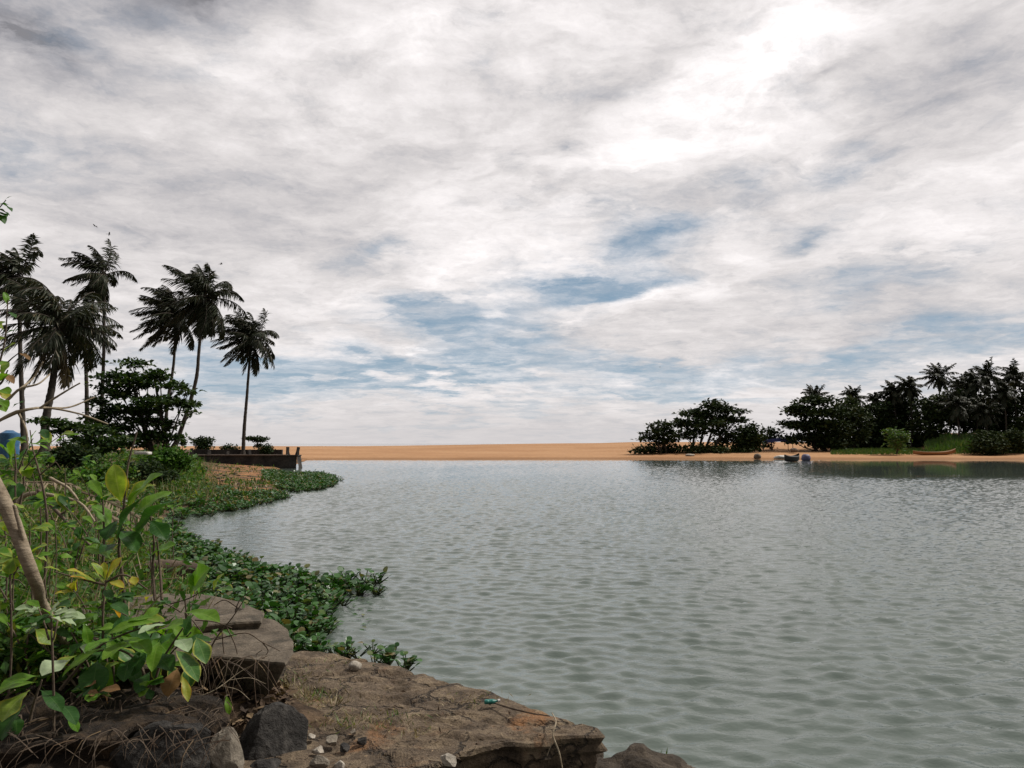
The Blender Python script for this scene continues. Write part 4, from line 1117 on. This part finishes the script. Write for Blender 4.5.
plant('yellowing_plant', pt(103, 645, D), [[pt(103, 645, D), pt(103, 612, D), pt(106, 580, D)], [pt(106, 585, D), pt(85, 580, D), pt(55, 572, D)], [pt(106, 582, D), pt(125, 575, D), pt(148, 590, D)]],
      [(105, 580, 91, 563, D, -.05, 9, 'leaf_lime'), (106, 580, 104, 562, D, .02, 8, 'leaf_yellow'), (107, 580, 122, 557, D, .05, 9, 'leaf_yellow'), (108, 582, 124, 588, D, -.08, 9, 'leaf_yellow'), (104, 582, 88, 574, D, -.05, 9, 'leaf_lime'), (100, 584, 66, 577, D, 0, 9, 'leaf_lime'),
       (88, 578, 66, 570, D, -.05, 9, 'leaf_yellow'), (62, 572, 43, 568, D, -.05, 9, 'leaf_lime'), (90, 582, 70, 577, D, -.1, 7, 'leaf_orange'), (132, 576, 135, 585, D, -.05, 9, 'leaf_yellow'), (118, 572, 128, 560, D, 0, 8, 'leaf_lime'),
       (120, 620, 112, 609, D, -.1, 7, 'leaf_orange'), (146, 602, 152, 596, D, -.1, 7, 'leaf_yellow'), (104, 590, 112, 600, D, -.12, 9, 'leaf_deep')],
      'thin plant with small yellow and lime leaves in front of the sapling', 'plant', .009)
D = 4.9
plant('broad_leaved_shrub', pt(150, 690, D), [[pt(150, 695, D), pt(140, 665, D), pt(120, 650, D), pt(90, 652, D)], [pt(152, 695, D), pt(160, 665, D), pt(175, 640, D), pt(183, 628, D)], [pt(60, 690, D), pt(85, 660, D), pt(110, 640, D), pt(160, 622, D)]],
      [(112, 645, 62, 677, D, -.15, 15, 'leaf_mid'), (118, 640, 84, 652, D, -.2, 14, 'leaf_mid'), (132, 642, 102, 660, D, -.2, 14, 'leaf_mid'), (98, 660, 92, 697, D, -.22, 26, 'leaf_deep'), (110, 662, 103, 698, D, -.12, 20, 'leaf_mid'),
       (158, 618, 122, 626, D, 0, 14, 'leaf_mid'), (160, 622, 108, 634, D, -.1, 13, 'leaf_mid'), (168, 625, 138, 634, D, -.18, 11, 'leaf_pale'), (70, 660, 42, 676, D, -.2, 22, 'leaf_pale'), (94, 655, 80, 647, D, -.05, 12, 'leaf_pale'),
       (163, 634, 183, 624, D, -.15, 18, 'leaf_mid'), (165, 636, 148, 634, D, -.2, 16, 'leaf_mid'), (178, 640, 188, 652, D, -.2, 16, 'leaf_pale'), (196, 637, 206, 664, D, -.15, 17, 'leaf_rim'), (174, 650, 198, 682, D, -.25, 17, 'leaf_rim'),
       (152, 655, 172, 672, D, -.2, 20, 'leaf_deep'), (178, 668, 168, 697, D, -.2, 18, 'leaf_brown'), (182, 675, 188, 702, D, -.1, 9, 'leaf_yellow'), (132, 658, 124, 682, D, -.2, 17, 'leaf_deep'), (160, 640, 152, 672, D, -.22, 14, 'leaf_mid'),
       (146, 648, 132, 676, D, -.15, 15, 'leaf_deep'), (128, 640, 150, 655, D, -.2, 16, 'leaf_mid'), (110, 632, 132, 618, D, .1, 14, 'leaf_deep'), (150, 672, 138, 694, D, -.2, 14, 'leaf_deep'), (140, 625, 160, 608, D, .1, 13, 'leaf_mid'), (130, 618, 112, 604, D, .1, 14, 'leaf_deep')],
      'sprawling shrub of long oval green leaves drooping over the ledge', 'shrub', .010)
extra = []
for k in range(64):                      # the mass of leaves behind the named ones
    bx_ = rng.uniform(20, 195); by_ = rng.uniform(612, 668) + max(0, (60 - bx_) * .3)
    a = rng.uniform(-.5, 3.6); Lq = rng.uniform(20, 36)
    extra.append((bx_, by_, bx_ + Lq * math.cos(a), by_ + Lq * .75 * math.sin(a) + 6, 5.0 + rng.uniform(-.05, .4), rng.uniform(-.22, .12), rng.uniform(10, 18), ['leaf_mid', 'leaf_mid', 'leaf_deep', 'leaf_mid', 'leaf_lime', 'leaf_rim', 'leaf_deep'][k % 7]))
plant('broad_leaved_shrub', pt(110, 690, 5.2), [[pt(110 + q, 692, 5.2), pt(105 + 1.6 * q, 660, 5.2), pt(100 + 2.4 * q, 632, 5.15)] for q in (-30, -12, 5, 22, 38)], extra,
      'thick mass of glossy green leaves behind the drooping shrub over the ledge', 'shrub', .008)
D = 4.5
plant('large_leaved_plant', pt(20, 715, D), [[pt(30, 720, D), pt(35, 700, D), pt(42, 680, D)], [pt(-5, 730, D), pt(5, 700, D), pt(15, 690, D)]],
      [(30, 690, 2, 722, D, -.15, 26, 'leaf_lime'), (40, 676, 0, 688, D, -.15, 17, 'leaf_mid'), (38, 682, -12, 700, D, -.05, 16, 'leaf_mid'), (16, 715, 17, 735, D, -.1, 13, 'leaf_deep'), (25, 705, -2, 745, D, -.12, 20, 'leaf_deep'), (60, 705, 76, 725, D, -.15, 14, 'leaf_deep'), (68, 718, 78, 732, D, -.1, 9, 'leaf_mid'), (40, 690, 62, 712, D, -.1, 16, 'leaf_deep')],
      'plant with one large yellow-green drooping leaf at the ledge corner', 'plant', .009)
D = 8.0
plant('large_leaved_plant', pt(14, 500, D), [[pt(14, 505, D), pt(16, 475, D), pt(14, 440, D)], [pt(20, 505, D), pt(24, 480, D), pt(22, 460, D)]],
      [(14, 470, 17, 438, D, -.1, 20, 'leaf_mid'), (18, 472, 32, 446, D, -.1, 16, 'leaf_deep'), (12, 462, -6, 442, D, -.1, 18, 'leaf_mid'), (22, 478, 40, 468, D, -.2, 16, 'leaf_mid'), (12, 478, -8, 470, D, -.2, 18, 'leaf_deep'), (20, 482, 14, 500, D, -.2, 16, 'leaf_deep'), (22, 466, 30, 478, D, -.2, 12, 'leaf_lime')],
      'tall plant with broad green leaves standing before the blue tank', 'plant', .012)
def branch(name, label, cat, paths, mat, r, leaves=(), group=None):
    root = thing(name, paths[0][0], label, cat, group)
    mb = MB()
    for i, p in enumerate(paths):
        tube(mb, smooth_path(p, 16), [r * (1 if i == 0 else .6), r * .35], 6, 0, .1)
    mb.build('stem', M[mat], root, root.location, True)
    for (bx_, by_, tx_, ty_, D, dD, w, m_) in leaves: big_leaf(root, pt(bx_, by_, D), pt(tx_, ty_, D + dD), w * D / F, m_)
    return root
# leafy rosette plants on the bank edge
def rosette_plant(px, py, D, n, Lpx, wpx, mats, label, spread=1.0, hpx=22, group='weeds at the edge of the bank'):
    b = pt(px, py, D)
    lv = []; st = []
    k = D / F
    for s in range(max(2, n // 6)):
        ox, oy = 16 * spread * rng.standard_normal(), -hpx * (.4 + .6 * rng.random())
        tipD = D + .12 * rng.standard_normal()
        st.append([pt(px + ox * .2, py, D), pt(px + ox * .6, py + oy * .6, D), pt(px + ox, py + oy, tipD)])
        for q in range(n // max(2, n // 6)):
            a = rng.random() * 6.28
            Lq = Lpx * (.6 + .6 * rng.random())
            lv.append((px + ox * (.7 + .3 * rng.random()), py + oy * (.7 + .3 * rng.random()), px + ox + Lq * math.cos(a), py + oy + Lq * .55 * math.sin(a) + 2, tipD, .5 * Lq * k * math.sin(a * 2), wpx * (.7 + .5 * rng.random()), mats[rng.integers(len(mats))]))
    return plant('leafy_weed', b, st, lv, label, 'weed', .006, 'twig', group)
rosette_plant(25, 650, 5.2, 26, 26, 10, ['leaf_mid', 'leaf_deep', 'leaf_mid'], 'thick leafy weed with pointed leaves at the frame edge above the ledge', 1.1, 36)
rosette_plant(60, 632, 5.4, 20, 24, 13, ['leaf_mid', 'leaf_pale', 'leaf_deep'], 'leafy weed with one broad pale leaf before the yellowing plant', 1.0, 26)
rosette_plant(10, 575, 5.0, 14, 28, 14, ['leaf_lime', 'leaf_mid', 'leaf_lime'], 'weed with lime leaves around the base of the leaning trunk', 1.0, 34)
rosette_plant(52, 640, 4.45, 22, 24, 10, ['leaf_mid', 'leaf_deep', 'leaf_pale'], 'leafy weed hiding the foot of the leaning trunk', 1.0, 34)
rosette_plant(30, 545, 5.4, 10, 22, 11, ['leaf_lime', 'leaf_mid'], 'small bright weed half way up the leaning trunk', .7, 24)
rosette_plant(120, 700, 4.75, 12, 20, 10, ['leaf_deep', 'leaf_mid'], 'low weed sprouting on the dark ledge below the drooping shrub', 1.5, 16)
rosette_plant(70, 705, 4.65, 12, 22, 11, ['leaf_deep', 'leaf_mid', 'leaf_brown'], 'weed sprouting on the dark ledge near the large drooping leaf', 1.2, 18)
rosette_plant(185, 612, 6.4, 10, 12, 8, ['leaf_mid', 'leaf_deep'], 'low weed growing over the thinner slab', 1.0, 10)
rosette_plant(90, 610, 5.9, 18, 18, 8, ['leaf_deep', 'leaf_mid', 'leaf_yellow'], 'dark weed between the sapling and the yellowing plant', 1.4, 24)
rosette_plant(15, 470, 6.5, 12, 22, 9, ['leaf_mid', 'leaf_lime', 'leaf_deep'], 'climbing weed at the frame edge under the blue tank', 1.2, 40)
rosette_plant(140, 640, 5.6, 14, 16, 8, ['leaf_deep', 'leaf_mid'], 'dull weed rooted behind the sprawling shrub', 1.6, 18)
rosette_plant(55, 520, 8.0, 12, 20, 8, ['leaf_deep', 'leaf_mid'], 'weed amid the dry stalks behind the leaning trunk', 1.3, 24)
more = [(12, 600, 5.6, 16, 22, 9, 1.2, 60, ['leaf_mid', 'leaf_mid', 'leaf_lime'], 'tall bright weed at the frame edge beside the leaning trunk'),
        (45, 585, 6.4, 18, 20, 8, 1.3, 50, ['leaf_mid', 'leaf_deep', 'leaf_lime'], 'bright weed growing between the leaning trunk and the yellowing plant'),
        (75, 560, 7.0, 18, 20, 8, 1.4, 55, ['leaf_mid', 'leaf_mid', 'leaf_deep'], 'leafy stalks rising behind the yellowing plant'),
        (98, 540, 7.4, 16, 18, 8, 1.3, 60, ['leaf_deep', 'leaf_mid', 'leaf_lime'], 'leafy stalks just landward of the broad-leaved sapling'),
        (150, 545, 7.6, 14, 14, 6, 1.2, 36, ['leaf_mid', 'leaf_deep'], 'green weed between the sapling and the hyacinth mat'),
        (40, 500, 9.0, 16, 20, 7, 1.6, 50, ['leaf_mid', 'leaf_lime', 'leaf_deep'], 'bushy weed at the head of the thick fallen branch'),
        (95, 500, 10.0, 14, 14, 6, 1.4, 34, ['leaf_mid', 'leaf_deep'], 'weed in the dry fronds behind the sapling'),
        (5, 530, 6.0, 14, 24, 10, .9, 50, ['leaf_mid', 'leaf_lime'], 'weed pressing in at the frame edge above the lime weed'),
        (172, 530, 10.5, 14, 11, 5, 1.2, 26, ['leaf_mid', 'leaf_deep'], 'low weed at the landward rim of the hyacinth mat'),
        (130, 500, 12.0, 14, 11, 5, 1.4, 26, ['leaf_mid', 'leaf_lime'], 'weed on the bank crest beyond the sapling'),
        (65, 470, 13.0, 14, 12, 5, 1.6, 26, ['leaf_mid', 'leaf_deep'], 'weed below the dark rounded bush')]
for (px_, py_, D_, n_, L_, w_, sp_, h_, m_, lab_) in more: rosette_plant(px_, py_, D_, n_, L_, w_, m_, lab_, sp_, h_)
branch('overhanging_branch', 'brown and yellow-green leafy branch along the frame edge before the palms', 'branch', [[pt(-30, 410, 5.5), pt(-8, 380, 5.5), pt(4, 345, 5.5), pt(8, 300, 5.5)], [pt(-8, 380, 5.5), pt(8, 362, 5.5), pt(20, 352, 5.5)]], 'twig', .010,
       [(0, 372, 14, 384, 5.5, 0, 9, 'leaf_brown'), (2, 355, 16, 343, 5.5, 0, 9, 'leaf_lime'), (-4, 360, 8, 368, 5.5, 0, 10, 'leaf_mid'), (5, 335, 18, 330, 5.5, 0, 8, 'leaf_deep'), (4, 330, -8, 322, 5.5, 0, 9, 'leaf_lime'), (7, 312, 16, 318, 5.5, 0, 7, 'leaf_deep'), (7, 306, 4, 292, 5.5, 0, 7, 'leaf_mid'), (-4, 390, 10, 400, 5.5, 0, 10, 'leaf_yellow'), (-6, 396, 6, 412, 5.5, 0, 11, 'leaf_mid'), (18, 353, 30, 360, 5.5, 0, 7, 'leaf_brown')])
D = 6.3
plant('vine', pt(185, 600, D), [[pt(170, 604, D), pt(190, 598, D), pt(205, 590, D), pt(228, 586, D)]],
      [(190, 600, 210, 568, D, -.1, 34, 'leaf_mid'), (200, 596, 186, 574, D, -.05, 20, 'leaf_mid'), (214, 592, 224, 574, D, -.05, 17, 'leaf_lime'), (216, 592, 232, 590, D, -.1, 12, 'leaf_rim'), (184, 602, 176, 590, D, -.1, 12, 'leaf_deep')],
      'vine with rounded green and lime leaves beside the log', 'vine', .006)
D = 5.0
plant('hanging_sprig', pt(226, 690, D), [[pt(222, 680, D), pt(226, 690, D), pt(227, 696, D)]], [(226, 694, 229, 715, D, -.04, 7, 'leaf_mid')], 'single green leaf hanging on a thread below the round slab', 'sprig', .003)

# trunks, log, branches
D = 4.6
root = thing('leaning_trunk', pt(38, 590, D), 'pale tan trunk leaning across the bank at the frame edge', 'trunk')
mb = MB(); tube(mb, smooth_path([np.array([-3.0, 5.75, .5]), pt(46, 612, D + .5), pt(38, 588, D + .1), pt(27, 560, D - .02), pt(10, 515, D), pt(-14, 470, D + .05), pt(-40, 430, D + .1)], 26), [.026, .036, .046], 12, 0, .05); mb.build('stem', M['pale_bark'], root, root.location, True)
mb = MB(); tube(mb, smooth_path([pt(26, 560, D), pt(22, 535, D - .04), pt(14, 505, D - .06)], 12), [.016, .010], 7, 0, .06); mb.build('side_shoot', M['pale_bark'], root, root.location, True)
D = 10.0
mb = MB(); tube(mb, smooth_path([pt(138, 571, D), pt(160, 568, D), pt(196, 570, D + .1)], 26), [.085, .10, .105, .10, .085], 14, 0, .06)
tag(mb.build('log', M['log'], loc=tuple(pt(165, 570, D)), smooth=True), 'brown weathered log lying across the bank by the hyacinth', 'log')
D = 4.2
branch('dry_branch', 'bare arching branch reaching from the frame edge before the palms', 'branch', [[pt(-20, 418, D), pt(5, 402, D), pt(20, 389, D), pt(38, 384, D), pt(50, 374, D + .1)], [pt(20, 389, D), pt(33, 378, D + .1), pt(43, 362, D + .1)]], 'twig_pale', .010)
branch('dry_branch', 'longer bare branch bowing over the almond sapling', 'branch', [[pt(-20, 432, D), pt(10, 415, D), pt(30, 409, D), pt(50, 408, D + .1), pt(80, 414, D + .1), pt(108, 424, D + .2)], [pt(50, 408, D + .1), pt(70, 407, D + .2), pt(95, 397, D + .3)], [pt(40, 408, D), pt(58, 396, D), pt(80, 383, D)], [pt(18, 412, D), pt(26, 430, D), pt(28, 450, D)]], 'twig_pale', .011,
       [(5, 412, -8, 398, D, -.05, 12, 'leaf_mid'), (12, 408, 24, 402, D, 0, 8, 'leaf_deep')])
branch('overhanging_branch', 'leafy branch tip entering at the frame edge below the hanging fronds', 'branch', [[pt(-20, 396, 3.8), pt(0, 384, 3.8), pt(8, 370, 3.8)]], 'twig', .008,
       [(2, 378, 9, 362, 3.8, .05, 9, 'leaf_lime'), (-4, 385, 8, 374, 3.8, -.05, 12, 'leaf_mid'), (-6, 392, 10, 394, 3.8, -.05, 14, 'leaf_mid'), (-8, 400, 8, 408, 3.8, -.05, 12, 'leaf_mid'), (-6, 330, 6, 322, 3.8, 0, 9, 'leaf_lime'), (-6, 345, 5, 338, 3.8, 0, 10, 'leaf_lime')])
branch('overhanging_branch', 'dark leaf tuft alone against the sky at the frame edge', 'branch', [[pt(-25, 232, 3.6), pt(-8, 216, 3.6), pt(6, 200, 3.6)]], 'twig', .005,
       [(0, 203, 12, 212, 3.6, .02, 11, 'leaf_deep'), (-6, 206, 9, 205, 3.6, .02, 10, 'leaf_deep'), (-7, 212, 5, 224, 3.6, .02, 12, 'leaf_deep'), (-8, 208, 10, 216, 3.6, .04, 12, 'leaf_deep'), (4, 201, 13, 196, 3.6, .02, 2, 'leaf_deep'), (-4, 212, 7, 217, 3.6, 0, 10, 'leaf_deep')])
branch('dry_branch', 'dark fallen branch slanting down through the weeds', 'branch', [[pt(38, 490, 10.5), pt(60, 515, 10.3), pt(85, 540, 10.1), pt(110, 566, 10.0)], [pt(60, 515, 10.3), pt(75, 505, 10.3)]], 'twig', .028)
branch('dry_branch', 'thick pale fallen branch at the head of the weedy bank', 'branch', [[pt(14, 508, 14.5), pt(28, 494, 14.5), pt(55, 496, 14.4), pt(80, 503, 14.4), pt(95, 522, 14.2)], [pt(50, 478, 14.6), pt(68, 488, 14.5), pt(78, 500, 14.4)]], 'twig_pale', .05)
branch('dry_branch', 'brown bent stalk standing near the sapling', 'branch', [[np.array([-4.0, 6.85, bank_z(-4.0, 6.85)]), pt(47, 530, 6.8), pt(45, 500, 6.8), pt(40, 475, 6.8), pt(33, 450, 6.8), pt(30, 430, 6.8)], [pt(40, 475, 6.8), pt(55, 462, 6.8)]], 'twig', .012)
D = 5.6
branch('dry_bush', 'leafless dark twiggy bush arching over the round slab', 'branch', [[pt(205, 665, D), pt(215, 640, D), pt(232, 618, D), pt(246, 597, D)], [pt(210, 650, D), pt(200, 630, D), pt(185, 612, D)], [pt(214, 640, D), pt(245, 633, D), pt(262, 642, D), pt(280, 651, D)], [pt(262, 642, D), pt(268, 650, D), pt(266, 655, D)],
        [pt(226, 626, D), pt(235, 645, D), pt(240, 668, D)], [pt(222, 630, D), pt(224, 652, D), pt(230, 672, D)], [pt(235, 612, D), pt(240, 600, D), pt(252, 590, D)], [pt(238, 608, D), pt(225, 600, D), pt(214, 605, D)], [pt(195, 620, D), pt(215, 622, D), pt(232, 628, D)], [pt(200, 635, D), pt(180, 640, D), pt(160, 632, D)],
        [pt(205, 660, D), pt(222, 672, D), pt(244, 662, D), pt(262, 650, D)]], 'twig', .008)
branch('dry_bush', 'dry grey twigs tangled at the base of the round slab', 'branch', [[pt(190, 700, 5.1), pt(215, 690, 5.1), pt(240, 672, 5.2), pt(262, 660, 5.2)], [pt(215, 690, 5.1), pt(225, 675, 5.1), pt(228, 660, 5.1)], [pt(230, 680, 5.1), pt(250, 678, 5.1), pt(266, 684, 5.1)], [pt(200, 696, 5.1), pt(206, 676, 5.1), pt(200, 660, 5.1)], [pt(222, 686, 5.1), pt(238, 690, 5.05), pt(250, 700, 5.0)]], 'twig_pale', .004)
# pale dead fronds among the weeds
def dead_frond(b, d, L, label):
    root = thing('fallen_frond', b, label, 'palm frond', 'fallen dry palm fronds')
    mb = MB(); frond(mb, b, math.atan2(d[1], d[0]), d[2], L, .3, 0, .045, 20, .2, 0, 0, .3)
    mb.build('blade', M['palm_dead'], root, b)
dead_frond(pt(82, 492, 15.5), (1, -.3, -.25), 1.9, 'pale dry palm frond pointing to the sapling')
dead_frond(pt(85, 499, 15.0), (1, -.5, -.35), 1.7, 'second pale frond lying under the first by the sapling')
dead_frond(pt(10, 484, 16.5), (1, -.2, .1), 1.7, 'dry frond fanned out under the blue tank')

# ------------------------------------------------------------------ undergrowth, grass, litter (uncountable)
def field(n, pxr, pyr, hfun, z_off=0):
    px = rng.uniform(*pxr, n); py = rng.uniform(*pyr, n)
    out = []
    for a, b in zip(px, py):
        g = gp(a, b, .6)
        for _ in range(3): g = gp(a, b, max(0., bank_z(g[0], g[1])))
        if g[1] < 4 or g[1] > 60: continue
        if shore_x(g[1]) - g[0] < .25: continue
        out.append((g[0], g[1], bank_z(g[0], g[1])))
    return np.array(out)
mb = MB()
b = np.concatenate([field(7000, (-40, 210), (462, 660), None), field(6000, (-40, 215), (452, 500), None)])
n = len(b)
h = (.14 + .34 * rng.random(n) ** 1.6) * (1 + b[:, 1] / 40)
d = nrm(np.stack([.55 * rng.standard_normal(n), .45 * rng.standard_normal(n), np.ones(n)], -1))
kites(mb, b, d, nrm(rng.standard_normal((n, 3))), h, .008 + .014 * rng.random(n), rng.choice([0, 0, 1, 1], n))
b = np.concatenate([field(4600, (-40, 205), (470, 680), None), field(9000, (-40, 200), (451, 492), None)]); n = len(b); sc_ = (1 + b[:, 1] / 22)     # leafy low scrub
cen = b + np.stack([.12 * rng.standard_normal(n), .12 * rng.standard_normal(n), .04 + .26 * rng.random(n)], -1)
for rep in range(3):
    q = cen + .045 * sc_[:, None] * rng.standard_normal((n, 3))
    kites(mb, q, nrm(rng.standard_normal((n, 3)) * [1, 1, .6]), nrm(rng.standard_normal((n, 3)) * .6 + [0, 0, 1]), (.05 + .08 * rng.random(n)) * sc_, (.024 + .03 * rng.random(n)) * sc_, 2)
for k in range(520):                                            # dry stalks
    q = b[rng.integers(len(b))]
    e = q + np.array([.35 * rng.standard_normal(), .3 * rng.standard_normal(), .15 + .45 * rng.random()])
    md = (q + e) / 2 + .08 * rng.standard_normal(3)
    tube(mb, smooth_path([q, md, e], 6), [.006, .003], 4, 3 if k % 3 else 1, cap=False)
tag(mb.build('undergrowth', [M['blade'], M['straw'], M['scrub'], M['twig']]), 'tangled weeds, dry stalks and grass covering the near bank', 'undergrowth', kind='stuff')
mb = MB()
px = rng.uniform(-30, 290, 3200); py = rng.uniform(590, 768, 3200)
pts_ = []
for a, c_ in zip(px, py):
    g = gp(a, c_, .6)
    for _ in range(3): g = gp(a, c_, max(0., bank_z(g[0], g[1])))
    if 3.6 < g[1] and shore_x(g[1]) - g[0] > .2: pts_.append((g[0], g[1], bank_z(g[0], g[1]) + .02))
b = np.array(pts_); n = len(b)
kites(mb, b, nrm(rng.standard_normal((n, 3)) * [1, 1, .3]), nrm(rng.standard_normal((n, 3)) * .5 + [0, 0, 1]), .05 + .06 * rng.random(n), .02 + .03 * rng.random(n))
tag(mb.build('leaf_litter', M['litter']), 'brown fallen leaves scattered over the near bank', 'leaf litter', kind='stuff')
# muddy shore litter at the cove
mb = MB()
for k in range(420):
    q = gp(rng.uniform(150, 300), rng.uniform(466, 500), .3); zz = bank_z(q[0], q[1])
    if zz < .05: continue
    r = .03 + .10 * rng.random() ** 2
    box(mb, q[0] - r, q[0] + r, q[1] - r * .6, q[1] + r * .6, zz - .02, zz + r * .5, int(rng.choice([0, 0, 0, 1, 2])))
b = []
for k in range(5200):
    q = gp(rng.uniform(140, 330), rng.uniform(464, 512), .3); zz = bank_z(q[0], q[1])
    if zz > .04 and fbm(q[0] * .35, q[1] * .35, 6) > -.02: b.append((q[0], q[1], zz))
b = np.array(b); n = len(b)
tag(mb.build('shore_debris', [M['bark'], M['white_stone'], M['coping']]), 'flotsam of bark and pale scraps on the orange mud of the cove', 'debris', kind='stuff')
mb = MB()
kites(mb, b, nrm(np.stack([.4 * rng.standard_normal(n), .4 * rng.standard_normal(n), np.ones(n)], -1)), nrm(rng.standard_normal((n, 3))), .1 + .22 * rng.random(n), .04 + .05 * rng.random(n), rng.choice([0, 0, 0, 1], n))
tag(mb.build('shore_grass', [M['scrub'], M['straw']]), 'patchy low green weeds on the orange mud of the cove', 'weeds', kind='stuff')
mb = MB()
for k in range(190):
    q = gp(rng.uniform(-20, 235), rng.uniform(686, 742), .64)
    e = q + np.array([.16 * rng.standard_normal(), -.10 - .12 * rng.random(), -.05 - .22 * rng.random() ** 2])
    tube(mb, smooth_path([q, (q + e) / 2 + np.array([0, -.04, .05]), e], 5), [.0035, .0015], 3, int(k % 3 == 0), cap=False)
for k in range(36):
    q = gp(rng.uniform(190, 270), rng.uniform(655, 663), .745)
    e = q + np.array([.10 * rng.standard_normal(), -.06 - .10 * rng.random(), -.10 - .25 * rng.random()])
    tube(mb, smooth_path([q, (q + e) / 2 + np.array([0, -.05, .06]), e], 5), [.0035, .0015], 3, int(k % 2 == 0), cap=False)
tag(mb.build('root_thatch', [M['twig'], M['litter']]), 'matted dry roots and stalks hanging over the dark ledge and the round slab', 'roots', kind='stuff')
# tufts on the flat slab
tf = [(305, 700, 22, .10, 'dry yellowish tuft of grass on the slab next to the round slab'), (318, 697, 12, .09, 'green grass tuft standing up in the middle of the flat slab'), (333, 705, 16, .08, 'straw-coloured grass tuft in front of the white stone'),
      (346, 726, 12, .07, 'green weed tuft beside the rubble stones'), (392, 716, 10, .05, 'small flat green weed on the crack of the slab'), (415, 735, 20, .05, 'dry brown tuft near the front of the flat slab'), (660, 757, 6, .05, 'tiny green tuft on the low rock awash'), (285, 690, 26, .1, 'dry grass hanging along the foot of the round slab')]
for i, (x, y, n, hh, lab) in enumerate(tf):
    z_ = Z1 + .01 if i != 6 else .16
    c = gp(x, y, z_); mb = MB()
    b = c + np.stack([.035 * rng.standard_normal(n), .035 * rng.standard_normal(n), np.zeros(n)], -1)
    kites(mb, b, nrm(np.stack([.6 * rng.standard_normal(n), .6 * rng.standard_normal(n), np.ones(n)], -1)), nrm(rng.standard_normal((n, 3))), hh * (.6 + .8 * rng.random(n)), .006 + .006 * rng.random(n), 0)
    tag(mb.build('grass_tuft', M['blade'] if i in (1, 3, 4, 6) else M['straw'], loc=tuple(c)), lab, 'grass tuft', 'grass tufts on the slab')
mb = MB()
b = []
for (cx_, cy_, sx_, sy_, n_) in ((312, 700, 20, 7, 260), (345, 722, 26, 6, 170), (300, 680, 10, 9, 120), (395, 722, 26, 5, 90), (470, 700, 22, 4, 60), (330, 664, 16, 4, 50)):
    for _ in range(n_):
        b.append(gp(cx_ + sx_ * rng.standard_normal(), cy_ + sy_ * rng.standard_normal(), Z1 + .012))
b = np.array(b); n = len(b)
kites(mb, b, nrm(np.stack([.8 * rng.standard_normal(n), .8 * rng.standard_normal(n), .8 * np.ones(n)], -1)), nrm(rng.standard_normal((n, 3))), .025 + .05 * rng.random(n), .003 + .004 * rng.random(n), rng.choice([0, 1, 1], n))
tag(mb.build('slab_stubble', [M['blade'], M['straw']]), 'thin dry grass stubble rooted in the cracks of the flat slab', 'grass', kind='stuff')
# dead leaves and scraps on the slab
mb = MB(); n = 420
px = rng.uniform(280, 560, n); py = rng.uniform(660, 765, n)
keepm = (py > 655 + (px - 330) * .32 - 4) & (py < 790 - (px - 330) * .25)
b = np.array([gp(a, c_, Z1 + .025) for a, c_ in zip(px[keepm], py[keepm])]); n = len(b)
kites(mb, b, nrm(rng.standard_normal((n, 3)) * [1, 1, .15]), nrm(rng.standard_normal((n, 3)) * .35 + [0, 0, 1]), .015 + .04 * rng.random(n), .008 + .014 * rng.random(n))
tag(mb.build('slab_litter', M['litter']), 'brown leaf scraps and twigs strewn over the flat slab', 'litter', kind='stuff')

# ------------------------------------------------------------------ birds
def bird(c, span, bank, hd, label):
    mb = MB()
    th = np.linspace(0, 1, 9)
    fw = np.array([math.cos(hd), math.sin(hd), .1]); sd_ = np.array([-math.sin(hd), math.cos(hd), bank]); up = np.cross(fw, sd_)
    tube(mb, c + (th - .5)[:, None] * fw * span * .42, span * np.array([.005, .03, .045, .05, .05, .04, .045, .035, .008]), 8)
    for s in (1, -1):
        a = c + fw * span * .05
        e1 = a + s * sd_ * span * .24 + up * span * .09; e2 = a + s * sd_ * span * .5 - fw * span * .08 + up * span * .02
        w = fw * span * .16
        v = [a + w * .4, a - w * .6, e1 - w * .5, e1 + w * .5, e2]
        v2 = [np.array(q) - up * span * .01 for q in v]
        mb.add(v + v2, [(0, 1, 2, 3), (5, 8, 7, 6)]); mb.add(v + v2, [(3, 2, 4), (8, 9, 7)])
        mb.add(v + v2, [(0, 3, 8, 5), (3, 4, 9, 8), (1, 6, 7, 2), (2, 7, 9, 4)])
    tl = c - fw * span * .2
    mb.add([tl, tl - fw * span * .16 + sd_ * span * .05, tl - fw * span * .16 - sd_ * span * .05, tl - up * span * .015], [(0, 1, 2), (3, 2, 1), (0, 3, 1), (0, 2, 3)])
    tag(mb.build('bird', M['bird'], loc=tuple(c)), label, 'bird', 'birds flying over the palms')
bird(pt(95, 226, 56), .55, .3, R(170), 'dark bird flying just above the tallest slender palm')
bird(pt(109, 234, 56), .5, -.4, R(30), 'dark bird gliding close to the top frond of the slender palm')
bird(pt(221, 264, 60), .62, .5, R(20), 'dark bird with raised wings above the S-curved palm')
bird(pt(208, 265, 60), .42, .1, R(185), 'smaller faint bird next to the bird over the S-curved palm')
bird(pt(660, 367, 150), .55, .2, R(10), 'lone distant bird low over the open sand spit')
